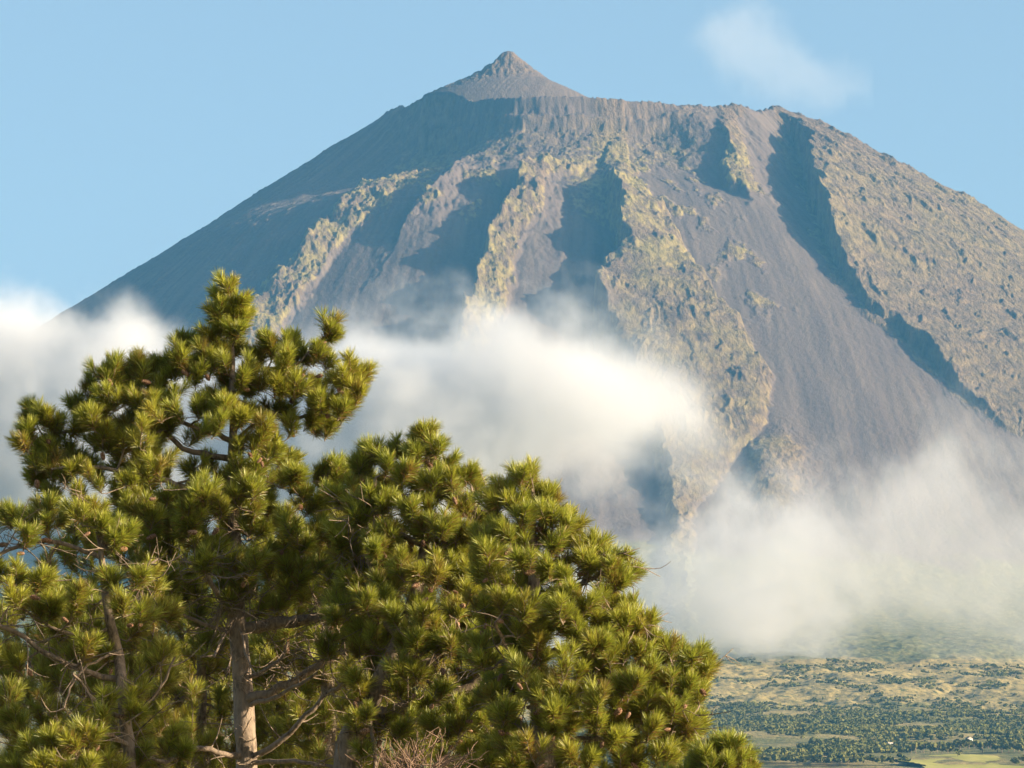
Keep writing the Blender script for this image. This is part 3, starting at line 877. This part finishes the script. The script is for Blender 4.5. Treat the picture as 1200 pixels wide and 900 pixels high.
pine('pine_tree', 'shaded pine behind the thin-stemmed left one, a dark mass with no stem in view', 63.0,
     [(60, 680), (60, 740), (62, 800), (62, 860), (62, 905)], [6, 8, 10, 12, 13],
     [(-90, 690), (-20, 660), (40, 680), (140, 690), (200, 700), (230, 760), (230, 905), (-90, 905)], [(40, 690, 0), (120, 695, 0), (-30, 680, 0)], 330,
     depth=1.8, n_cones=8, n_dead=60, shoots=(3, 5), cnt=(110, 160), brown=0.08, seed=28, minspace=9)
pine('pine_tree', 'farthest pine, seen only as dark foliage between the two upright trunks', 67.0,
     [(330, 690), (331, 760), (332, 830), (332, 905)], [8, 10, 12, 14],
     [(150, 720), (220, 690), (330, 670), (450, 690), (480, 760), (480, 910), (150, 910)], [(330, 690, 0), (260, 705, 0), (400, 700, 0)], 420,
     depth=1.8, n_cones=4, n_dead=40, shoots=(3, 5), cnt=(100, 140), brown=0.05, seed=29, minspace=8)


def dry_bush():
    global rng
    rng = np.random.default_rng(8)
    Y = 51.5
    b = np.array(at(485, 1000, Y)); b[2] = ground_z(b[0], Y)
    tb = Tubes()
    stem_top = np.array(at(485, 915, Y))
    root_pts = [b, b * 0.5 + stem_top * 0.5 + np.array([0.1, 0, 0]), stem_top]
    pa = smooth_path(root_pts, step=0.3)
    tb.add(pa, np.linspace(0.06, 0.03, len(pa)), 7)
    st = Tubes()
    for q in range(110):
        u = rng.uniform(418, 572); v = rng.uniform(842, 905)
        if v < 905 - 56 * math.cos((u - 495) / 80 * 1.35): continue
        e = np.array(at(u, v, Y + rng.uniform(-.5, .5)))
        p0 = stem_top + rng.normal(0, 0.10, 3) + np.array([(e[0] - stem_top[0]) * rng.uniform(.1, .6), 0, 0])
        c = smooth_path([p0, p0 * .5 + e * .5 + rng.normal(0, .06, 3), e], step=0.06)
        st.add(c, np.linspace(0.007, 0.0028, len(c)), 4)
        for z in range(3):
            s0 = c[int(len(c) * rng.uniform(.3, .9))]
            d2 = unit(unit(e - p0) + rng.normal(0, .55, 3)) * rng.uniform(.08, .2)
            c2 = np.array([s0, s0 + d2 * .5 + rng.normal(0, .01, 3), s0 + d2])
            st.add(c2, np.linspace(0.0045, 0.002, 3), 4)
    r = empty('dry_bush', b)
    tag(r, 'leafless reddish brown bush of fine twigs below the leaning trunk', 'bush')
    link('stem', tb.mesh('stem', b), BARK, r)
    link('twigs', st.mesh('twigs', b), TWIG, r)


dry_bush()


# ------------------------------------------------------------------ far land: woods, fields, huts
FIELD_PX = [(1050, 891), (1062, 887), (1090, 885), (1112, 883), (1150, 884), (1176, 886), (1174, 891), (1160, 893), (1182, 896), (1206, 898), (1240, 900), (1240, 915), (1070, 915), (1080, 896)]
FIELD2_PX = [(958, 884), (968, 886), (976, 889), (966, 893), (960, 891)]


def leaf_material(name, c0, c1):
    m, nt, out = new_mat(name)
    t = NT(nt)
    pos = t.n('ShaderNodeNewGeometry').outputs['Position']
    c = t.mix(t.ramp(t.noise(pos, 0.06, 4, 0.6), 0.4, 0.62), c0, c1)
    c = t.mix(t.math('MULTIPLY', t.ramp(t.noise(pos, 0.9, 3), 0.4, 0.7), 0.5), c, rgb(0.14, 0.125, 0.045))
    d = t.n('ShaderNodeBsdfDiffuse'); t.put(d.inputs['Color'], c)
    nt.links.new(d.outputs[0], out.inputs['Surface'])
    return m


FAR_LEAF = leaf_material('distant_foliage', rgb(0.085, 0.098, 0.028), rgb(0.155, 0.145, 0.042))
FAR_LEAF2 = leaf_material('distant_foliage_dark', rgb(0.095, 0.105, 0.032), rgb(0.16, 0.15, 0.046))


def crown_template(seed, nq, flat=0.75, size=0.30):
    """unit crown (radius about 1, base at z=0): many leaf-clump quads through a lumpy volume"""
    g = np.random.default_rng(seed)
    lob = unit(g.normal(size=(6, 3)) * np.array([1, 1, .6])) * 0.55
    V = []
    for k in range(nq):
        L = lob[g.integers(0, 6)]
        c = L + unit(g.normal(size=3)) * 0.48 * g.uniform(0.6, 1) 
        n = unit(c + g.normal(0, 0.45, 3))
        a = unit(np.cross(n, g.normal(size=3))); b = np.cross(n, a)
        s = size * g.uniform(0.7, 1.3)
        c = c * np.array([1, 1, flat]) + np.array([0, 0, flat])
        for sa, sb in ((-1, -.8), (1, -1), (.9, 1), (-1, .9)):
            V.append(c + a * sa * s + b * sb * s * 0.8)
    return np.array(V)


def vd_table(x0):
    d = np.linspace(3400, 6900, 500)
    z = terrain(np.full_like(d, x0), d, detail=False)[0]
    return d, project(np.full_like(d, x0), d, z)[1]


_d, _v = vd_table(250.0)
_o = np.argsort(_v)


def d_at(v): return np.interp(v, _v[_o], _d[_o])


def place_uv(u, v):
    Y = d_at(v)
    X = (u - 600) / FPX * Y * 1.018
    return X, Y


def scatter_mass(name, label, n, urange, vrange, rad, hgt, templates, mat, keep, seed):
    g = np.random.default_rng(seed)
    y = g.uniform(d_at(vrange[1]), d_at(vrange[0]), n)
    u = g.uniform(urange[0], urange[1], n)
    x = (u - 600) / FPX * y * 1.018
    k = keep(x, y)
    x, y = x[k], y[k]
    z = terrain(x, y)[0]
    uu, v = project(x, y, z)
    ok = np.array([not in_poly((a, b), FIELD_PX) and not in_poly((a, b), FIELD2_PX) for a, b in zip(uu, v)])
    x, y, z = x[ok], y[ok], z[ok]
    V = []
    for i in range(len(x)):
        T = templates[int(g.integers(len(templates)))]
        a = g.uniform(0, 6.28); c, s = math.cos(a), math.sin(a)
        r = g.uniform(*rad); h = g.uniform(*hgt)
        q = np.stack([(T[:, 0] * c - T[:, 1] * s) * r + x[i], (T[:, 0] * s + T[:, 1] * c) * r + y[i], T[:, 2] * h + z[i] - 0.2 * h], 1)
        V.append(q)
    V = np.concatenate(V)
    o = link(name, np_mesh(name, V, np.arange(len(V)).reshape(-1, 4), False), mat)
    return tag(o, label, kind='stuff')


TPL_T = [crown_template(40 + k, 46) for k in range(6)]
TPL_S = [crown_template(60 + k, 15, size=0.42) for k in range(6)]


def keep_wood(x, y):
    n = fbm(x / 110, y / 150, 4, ox=30.0)
    u = 600 + FPX * x / (y * 1.018)
    v = np.interp(y, _d, _v)
    n = n - 0.9 * np.exp(-((v - 865.5 - 0.012 * (u - 1000)) / 2.2) ** 2) * sstep(820, 860, u)
    n = n - 0.5 * np.exp(-((v - 862 + 3.0) / 2.0) ** 2) * (1 - sstep(900, 960, u))
    return (n > np.where(v > 868, -0.08, 0.06)) & ~((v > 877.5) & (v < 903) & (u > 1040 + 20 * np.sin(v)))


def keep_scrub(x, y):
    v = np.interp(y, _d, _v)
    n = fbm(x / 75, y / 190, 6, gain=0.72, ox=44.0)
    b = np.interp(v, [768, 778, 786, 796, 808, 820, 830, 838, 848, 855, 860, 866], [-.1, .0, .16, .14, .10, .05, -.03, -.05, -.10, -.12, -.05, .1])
    return n > b


scatter_mass('scrub', 'dark green scrub and small trees dotted over the tan hillside', 30000, (640, 1270), (772, 868), (0.7, 2.8), (0.6, 2.2), TPL_S, FAR_LEAF2, keep_scrub, 5)
scatter_mass('woodland', 'dark green woodland spread below the tan hillside', 9500, (640, 1280), (842, 912), (1.9, 4.2), (1.7, 3.6), TPL_T, FAR_LEAF, keep_wood, 6)


def field(name, label, poly, c0, c1, step):
    us = [p[0] for p in poly]; vs = [p[1] for p in poly]
    x0, _ = place_uv(min(us), max(vs)); x1, _ = place_uv(max(us), min(vs))
    y0, y1 = d_at(max(vs)) - 60, d_at(min(vs)) + 90
    xs = np.arange(x0 - 30, x1 + 40, step); ys = np.arange(y0, y1, step * 2)
    X, Y = np.meshgrid(xs, ys)
    Z = terrain(X.ravel(), Y.ravel())[0] + 0.7
    U, V = project(X.ravel(), Y.ravel(), Z)
    ins = np.array([in_poly((a, b), poly) for a, b in zip(U, V)]).reshape(X.shape)
    idx = np.arange(X.size).reshape(X.shape)
    f = np.stack([idx[:-1, :-1], idx[:-1, 1:], idx[1:, 1:], idx[1:, :-1]], -1).reshape(-1, 4)
    ok = (ins[:-1, :-1] & ins[:-1, 1:] & ins[1:, 1:] & ins[1:, :-1]).ravel()
    f = f[ok]
    if not len(f): return
    used, inv = np.unique(f, return_inverse=True)
    verts = np.stack([X.ravel(), Y.ravel(), Z], 1)[used]
    m, nt, out = new_mat(name + '_grass')
    t = NT(nt); pos = t.n('ShaderNodeNewGeometry').outputs['Position']
    c = t.mix(t.ramp(t.noise(t.vmath('MULTIPLY', pos, (1, .3, 1)), 0.08, 4), 0.35, 0.65), c0, c1)
    bs = t.n('ShaderNodeBsdfDiffuse'); t.put(bs.inputs['Color'], c)
    nt.links.new(bs.outputs[0], out.inputs['Surface'])
    tag(link(name, np_mesh(name, verts, inv.reshape(-1, 4)), m), label, kind='structure')


field('pasture_field', 'pale green pasture among the trees', FIELD_PX, rgb(0.27, 0.262, 0.078), rgb(0.35, 0.315, 0.105), 3.0)
field('stubble_field', 'small tan stubble field among the trees', FIELD2_PX, rgb(0.42, 0.28, 0.13), rgb(0.50, 0.34, 0.16), 1.5)


def far_tree_proto(seed, r, h):
    T = crown_template(seed, 60, size=0.26)
    V = T * np.array([r, r, h * 0.42]) + np.array([0, 0, h * 0.18])
    root = empty('tree', (0, 0, 0))
    link('crown', np_mesh('crown', V, np.arange(len(V)).reshape(-1, 4), False), FAR_LEAF2, root)
    tb = Tubes()
    tb.add(np.array([[0, 0, -0.6], [0.1, 0, h * .3], [0, .1, h * .6]]), np.array([.32, .24, .12]), 6)
    tb.add(np.array([[0.1, 0, h * .3], [r * .3, .2, h * .5], [r * .5, .1, h * .62]]), np.array([.16, .1, .05]), 5)
    tb.add(np.array([[0.05, 0, h * .33], [-r * .3, -.2, h * .5], [-r * .45, .1, h * .66]]), np.array([.16, .1, .05]), 5)
    link('trunk', tb.mesh('trunk', (0, 0, 0)), BARK, root)
    return root


def copy_thing(o, loc, rz, s):
    c = o.copy(); col.objects.link(c)
    for ch in o.children:
        d = ch.copy(); col.objects.link(d); d.parent = c
    c.location = loc; c.rotation_euler = (0, 0, rz); c.scale = (s, s, s)
    return c


_protos = [far_tree_proto(80, 3.6, 7.5), far_tree_proto(81, 4.4, 8.0), far_tree_proto(82, 3.2, 6.6)]
_first = [True, True, True]


def far_tree(u, v, s, label, group=None):
    X, Y = place_uv(u, v)
    z = ground_z(X, Y)
    k = random.randrange(3)
    rz = random.uniform(0, 6.28)
    if _first[k]:
        o = _protos[k]; _first[k] = False
        o.location = (X, Y, z); o.rotation_euler = (0, 0, rz); o.scale = (s, s, s)
    else:
        o = copy_thing(_protos[k], (X, Y, z), rz, s)
    return tag(o, label, 'tree', group)


HEDGE = 'dark rounded tree in the hedgerow along the far edge of the pale green pasture'
for u in np.arange(1062, 1200, 5.2):
    far_tree(u + random.uniform(-1.5, 1.5), 882.0 + random.uniform(-1.6, 1.2) - 2.5 * math.sin((u - 1062) / 45), random.uniform(0.85, 1.25), HEDGE, 'hedgerow trees behind the pasture')
for u in np.arange(1180, 1202, 5):
    far_tree(u, 893 + random.uniform(-1, 1), 0.8, 'bushy tree at the right end of the pale green pasture', 'trees at the right end of the pasture')
far_tree(1116, 889, 0.85, 'lone dark tree standing inside the pale green pasture', None)


def hut(u, v, w_, l_, h_, label, flat=False):
    X, Y = place_uv(u, v)
    z = ground_z(X, Y) + 0.9
    r = empty('house', (X, Y, z)); tag(r, label, 'house'); r.rotation_euler = (0, 0, 0.5)
    def bx(x0, x1, y0, y1, z0, z1):
        v_ = [(x, y, q) for x in (x0, x1) for y in (y0, y1) for q in (z0, z1)]
        return v_, [(0, 1, 3, 2), (4, 6, 7, 5), (0, 4, 5, 1), (2, 3, 7, 6), (0, 2, 6, 4), (1, 5, 7, 3)]
    def solid(n, c):
        m, nt, out = new_mat(n); t = NT(nt)
        pos = t.n('ShaderNodeTexCoord').outputs['Object']
        b = t.n('ShaderNodeBsdfPrincipled'); t.put(b.inputs['Base Color'], t.mix(t.noise(pos, 3.0, 3), c, tuple(q * 0.8 for q in c[:3]) + (1,)))
        b.inputs['Roughness'].default_value = 0.8
        nt.links.new(b.outputs[0], out.inputs['Surface']); return m
    wv, wf = bx(-w_, w_, -l_, l_, -3.0, h_)
    link('wall', np_mesh('wall', wv, wf, False), solid('lime_wash', rgb(0.78, 0.76, 0.70)), r)
    if flat:
        rv, rf = bx(-w_ - .3, w_ + .3, -l_ - .3, l_ + .3, h_ + .003, h_ + .3)
        link('roof', np_mesh('roof', rv, rf, False), solid('pale_roof', rgb(0.50, 0.41, 0.32)), r)
    else:
        e = 0.3
        rv = [(-w_ - e, -l_ - e, h_), (w_ + e, -l_ - e, h_), (w_ + e, l_ + e, h_), (-w_ - e, l_ + e, h_), (0, -l_ - e, h_ + w_ * .6), (0, l_ + e, h_ + w_ * .6)]
        rv = [(a, b, c + .004) for a, b, c in rv]
        me = bpy.data.meshes.new('roof')
        me.from_pydata(rv, [], [(0, 1, 4), (2, 3, 5), (0, 4, 5, 3), (1, 2, 5, 4), (3, 2, 1, 0)]); me.update()
        link('roof', me, solid('clay_roof', rgb(0.50, 0.40, 0.33)), r)
    for sx in (-0.45, 0.35):
        dv, df = bx(w_ * sx, w_ * sx + 0.9, -l_ - 0.05, -l_ - 0.004, 0.1 * h_, 0.75 * h_)
        link('window' if sx > 0 else 'door', np_mesh('window', dv, df, False), solid('dark_opening', rgb(0.05, 0.05, 0.05)), r)


hut(1128, 869, 2.2, 3.0, 2.6, 'tiny white house by the tan strip above the hedgerow')
hut(1036, 874, 2.0, 2.6, 1.0, 'low house with a pale flat roof among the trees', flat=True)


# ------------------------------------------------------------------ clouds: real volume grids
def cloud(name, label, y0, hy, top, bot, mult, dens, voxel, nscale, amp, soft_t, soft_b, seed, emis=None, step=24.0, warp=0.0):
    """top / bot: outline knots (u, v) at depth y0; mult: (u, factor). The grid is filled from 3-D noise."""
    tw = [at(u, v, y0) for u, v in top]; bw = [at(u, v, y0) for u, v in bot]
    x0 = min(p[0] for p in tw); x1 = max(p[0] for p in tw)
    z0 = min(p[2] for p in bw) - 60; z1 = max(p[2] for p in tw) + 90
    ng = bpy.data.node_groups.new(name + '_grid', 'GeometryNodeTree')
    ng.interface.new_socket('Geometry', in_out='INPUT', socket_type='NodeSocketGeometry')
    ng.interface.new_socket('Geometry', in_out='OUTPUT', socket_type='NodeSocketGeometry')
    N = ng.nodes; Lk = ng.links
    def put(s, v):
        if isinstance(v, bpy.types.NodeSocket): Lk.new(v, s)
        else: s.default_value = v
    def M(op, a, b=None, c=None):
        n = N.new('ShaderNodeMath'); n.operation = op
        put(n.inputs[0], a)
        if b is not None: put(n.inputs[1], b)
        if c is not None: put(n.inputs[2], c)
        return n.outputs[0]
    def mapr(x, a, b, c=0.0, d=1.0, smooth=False):
        n = N.new('ShaderNodeMapRange'); n.clamp = True
        if smooth: n.interpolation_type = 'SMOOTHSTEP'
        put(n.inputs[0], x)
        for i, q in enumerate((a, b, c, d)): n.inputs[i + 1].default_value = q
        return n.outputs[0]
    def curve(x, pts, lo, hi):
        n = N.new('ShaderNodeFloatCurve')
        cm = n.mapping; cv = cm.curves[0]
        P = [((p - x0) / (x1 - x0), (q - lo) / (hi - lo)) for p, q in pts]
        while len(cv.points) < len(P): cv.points.new(0.5, 0.5)
        for k, p in enumerate(P):
            cv.points[k].location = p; cv.points[k].handle_type = 'AUTO_CLAMPED'
        cm.update()
        put(n.inputs['Value'], mapr(x, x0, x1))
        return mapr(n.outputs[0], 0.0, 1.0, lo, hi)
    def noise(vec, sc, det, rough=0.55):
        n = N.new('ShaderNodeTexNoise')
        put(n.inputs['Vector'], vec); n.inputs['Scale'].default_value = sc
        n.inputs['Detail'].default_value = det; n.inputs['Roughness'].default_value = rough
        return n
    pos = N.new('GeometryNodeInputPosition').outputs[0]
    pv = N.new('ShaderNodeVectorMath'); pv.operation = 'ADD'
    put(pv.inputs[0], pos); pv.inputs[1].default_value = (seed * 137.1, seed * 71.7, seed * 29.3)
    # swirl the lookup a little
    wn = noise(pv.outputs[0], nscale * 0.8, 2)
    wsub = N.new('ShaderNodeVectorMath'); wsub.operation = 'SUBTRACT'
    put(wsub.inputs[0], wn.outputs['Color']); wsub.inputs[1].default_value = (.5, .5, .5)
    wsc = N.new('ShaderNodeVectorMath'); wsc.operation = 'SCALE'
    put(wsc.inputs[0], wsub.outputs[0]); wsc.inputs['Scale'].default_value = warp
    p2 = N.new('ShaderNodeVectorMath'); p2.operation = 'ADD'
    put(p2.inputs[0], pos); put(p2.inputs[1], wsc.outputs[0])
    sep = N.new('ShaderNodeSeparateXYZ'); put(sep.inputs[0], p2.outputs[0])
    X, Yp, Z = sep.outputs
    lo = min(p[2] for p in bw + tw) - 1; hi = max(p[2] for p in tw + bw) + 1
    ztop = curve(X, [(p[0], p[2]) for p in tw], lo, hi)
    zbot = curve(X, [(p[0], p[2]) for p in bw], lo, hi)
    mul = curve(X, [(at(u, 500, y0)[0], f) for u, f in mult], 0.0, 2.0)
    e1 = M('DIVIDE', M('SUBTRACT', ztop, Z), soft_t)
    e2 = M('DIVIDE', M('SUBTRACT', Z, zbot), soft_b)
    yy = M('DIVIDE', M('ABSOLUTE', M('SUBTRACT', Yp, y0)), hy)
    e3 = M('MULTIPLY', M('SUBTRACT', 1.0, M('MULTIPLY', yy, yy)), 1.6)
    base = M('MINIMUM', M('MINIMUM', e1, e2), e3)
    nn = noise(pv.outputs[0], nscale, 10, 0.72).outputs[0]
    base = M('MINIMUM', base, 1.5)
    f = M('ADD', base, M('MULTIPLY', M('SUBTRACT', nn, 0.5), amp))
    f = mapr(f, 0.0, 1.25, 0.0, 1.0, True)
    edge = M('MULTIPLY', mapr(X, x0, x0 + 90, 0, 1, True), mapr(X, x1 - 140, x1, 1, 0, True))
    f = M('MULTIPLY', M('MULTIPLY', f, edge), M('MULTIPLY', mul, dens))
    vc = N.new('GeometryNodeVolumeCube')
    put(vc.inputs['Density'], f)
    vc.inputs['Background'].default_value = 0.0
    mn = (x0, y0 - hy * 1.25, z0); mx = (x1, y0 + hy * 1.25, z1)
    vc.inputs['Min'].default_value = mn; vc.inputs['Max'].default_value = mx
    for a, q in zip('XYZ', range(3)):
        vc.inputs['Resolution ' + a].default_value = max(8, int((mx[q] - mn[q]) / (voxel if q != 1 else voxel * 2)))
    m, nt, out = new_mat(name + '_vapour')
    t = NT(nt)
    v_ = t.n('ShaderNodeVolumePrincipled')
    v_.inputs['Color'].default_value = rgb(0.955, 0.955, 0.96)
    v_.inputs['Density'].default_value = 1.0
    v_.inputs['Anisotropy'].default_value = 0.25
    nt.links.new(v_.outputs[0], out.inputs['Volume'])
    sm = N.new('GeometryNodeSetMaterial'); sm.inputs['Material'].default_value = m
    go = N.new('NodeGroupOutput')
    Lk.new(vc.outputs[0], sm.inputs['Geometry']); Lk.new(sm.outputs[0], go.inputs[0])
    vol = bpy.data.volumes.new(name)
    vol.materials.append(m)
    vol.render.step_size = step
    vol.render.clipping = 0.00001
    o = bpy.data.objects.new(name, vol); col.objects.link(o)
    md = o.modifiers.new('grid', 'NODES'); md.node_group = ng
    return tag(o, label, 'cloud', kind='stuff')


cloud('cloud_bank', 'bright white cloud bank lying against the mountain behind the pines', 6950, 210,
      [(-330, 345), (-150, 355), (0, 346), (60, 372), (110, 396), (150, 394), (180, 390), (215, 398), (280, 408), (340, 405), (390, 386), (430, 364), (480, 366), (540, 380), (600, 366), (660, 364), (710, 374), (760, 392), (810, 424), (850, 480), (900, 560), (960, 640)],
      [(-330, 620), (-100, 620), (0, 680), (80, 670), (200, 640), (350, 650), (500, 640), (580, 600), (640, 575), (700, 560), (760, 560), (820, 575), (880, 620), (940, 645)],
      [(-330, 1), (-100, 1), (0, .9), (100, 1), (220, .8), (330, .8), (430, 1.0), (600, 1), (660, .8), (710, .62), (760, .42), (820, .26), (880, .14), (940, .05)],
      0.019, 5.0, 1 / 190, 4.6, 62, 70, 3, warp=90)
cloud('cloud_bank', 'thin grey cloud low on the mountain above the tan hillside', 5560, 190,
      [(560, 600), (660, 596), (720, 600), (770, 592), (830, 592), (880, 604), (940, 588), (1000, 606), (1040, 570), (1075, 520), (1105, 482), (1130, 500), (1160, 545), (1220, 560), (1300, 560), (1420, 580)],
      [(560, 805), (660, 802), (760, 800), (840, 796), (900, 792), (1000, 784), (1080, 776), (1150, 770), (1220, 770), (1300, 770), (1420, 780)],
      [(560, 1.1), (700, 1.1), (850, 1), (930, .95), (1000, .72), (1070, .50), (1150, .37), (1220, .34), (1420, .4)],
      0.0058, 4.5, 1 / 150, 10.0, 75, 45, 12, warp=120)
cloud('wisp_cloud', 'faint pinkish wisp of cloud drifting off the right end of the crater rim', 9150, 90,
      [(770, 60), (805, 25), (850, 2), (890, -8), (925, 15), (960, 50), (1000, 76), (1040, 105), (1100, 135)],
      [(770, 62), (810, 62), (850, 100), (890, 124), (925, 132), (960, 140), (1000, 142), (1040, 150), (1100, 150)],
      [(770, .2), (810, .6), (850, 1), (900, 1.0), (960, .8), (1010, .5), (1060, .25), (1100, .1)],
      0.0019, 5.0, 1 / 140, 4.4, 55, 55, 9, warp=90)


# ------------------------------------------------------------------ haze
def haze_box():
    x0, x1, y0, y1, z0, z1 = -34000, 34000, -500, 16500, -120, 2420
    v = [(x, y, z) for x in (x0, x1) for y in (y0, y1) for z in (z0, z1)]
    f = [(0, 1, 3, 2), (4, 6, 7, 5), (0, 4, 5, 1), (2, 3, 7, 6), (0, 2, 6, 4), (1, 5, 7, 3)]
    m, nt, out = new_mat('haze_air')
    t = NT(nt)
    pv = t.n('ShaderNodeVolumePrincipled')
    pv.inputs['Color'].default_value = HAZE_COL
    pv.inputs['Density'].default_value = HAZE_D
    pv.inputs['Anisotropy'].default_value = 0.0
    nt.links.new(pv.outputs[0], out.inputs['Volume'])
    o = link('haze', np_mesh('haze', v, f, False), m)
    tag(o, 'thin blue haze filling the air between the viewer and the mountain', 'haze', kind='stuff')


HAZE_D = 0.26 / 9000
HAZE_COL = rgb(0.13, 0.49, 0.95)
haze_box()

# ------------------------------------------------------------------ light
SUN_EL, SUN_AZ = R(17.0), R(75.0)          # azimuth measured from the viewer's side towards the right
sdir = Vector((math.cos(SUN_EL) * math.sin(SUN_AZ), -math.cos(SUN_EL) * math.cos(SUN_AZ), math.sin(SUN_EL)))
sd = bpy.data.lights.new('sun', 'SUN')
sd.energy = 5.0
sd.angle = R(0.53)
sd.color = (1.0, 0.82, 0.59)
so = bpy.data.objects.new('sun', sd)
col.objects.link(so)
so.rotation_euler = (-sdir).to_track_quat('-Z', 'Y').to_euler()
so.location = (400, -100, 300)

w = bpy.data.worlds.new('World')
scene.world = w
w.use_nodes = True
nt = w.node_tree
bg = nt.nodes['Background']
sky = nt.nodes.new('ShaderNodeTexSky')
sky.sky_type = 'NISHITA'
sky.sun_disc = False
sky.sun_elevation = SUN_EL
sky.sun_rotation = math.atan2(sdir.x, sdir.y)
sky.altitude = 50
sky.air_density = 1.0
sky.dust_density = 2.6
sky.ozone_density = 0.6
nt.links.new(sky.outputs[0], bg.inputs['Color'])
bg.inputs['Strength'].default_value = 0.082

# ------------------------------------------------------------------ render settings
scene.view_settings.view_transform = 'Standard'
scene.view_settings.look = 'None'
scene.view_settings.exposure = 1.5
scene.view_settings.gamma = 1.0
scene.view_settings.use_curve_mapping = False
cy = scene.cycles
cy.use_denoising = True
cy.max_bounces = 6
cy.diffuse_bounces = 2
cy.glossy_bounces = 1
cy.transmission_bounces = 2
cy.transparent_max_bounces = 6
cy.volume_bounces = 2
cy.use_adaptive_sampling = True
cy.sample_clamp_indirect = 4.0
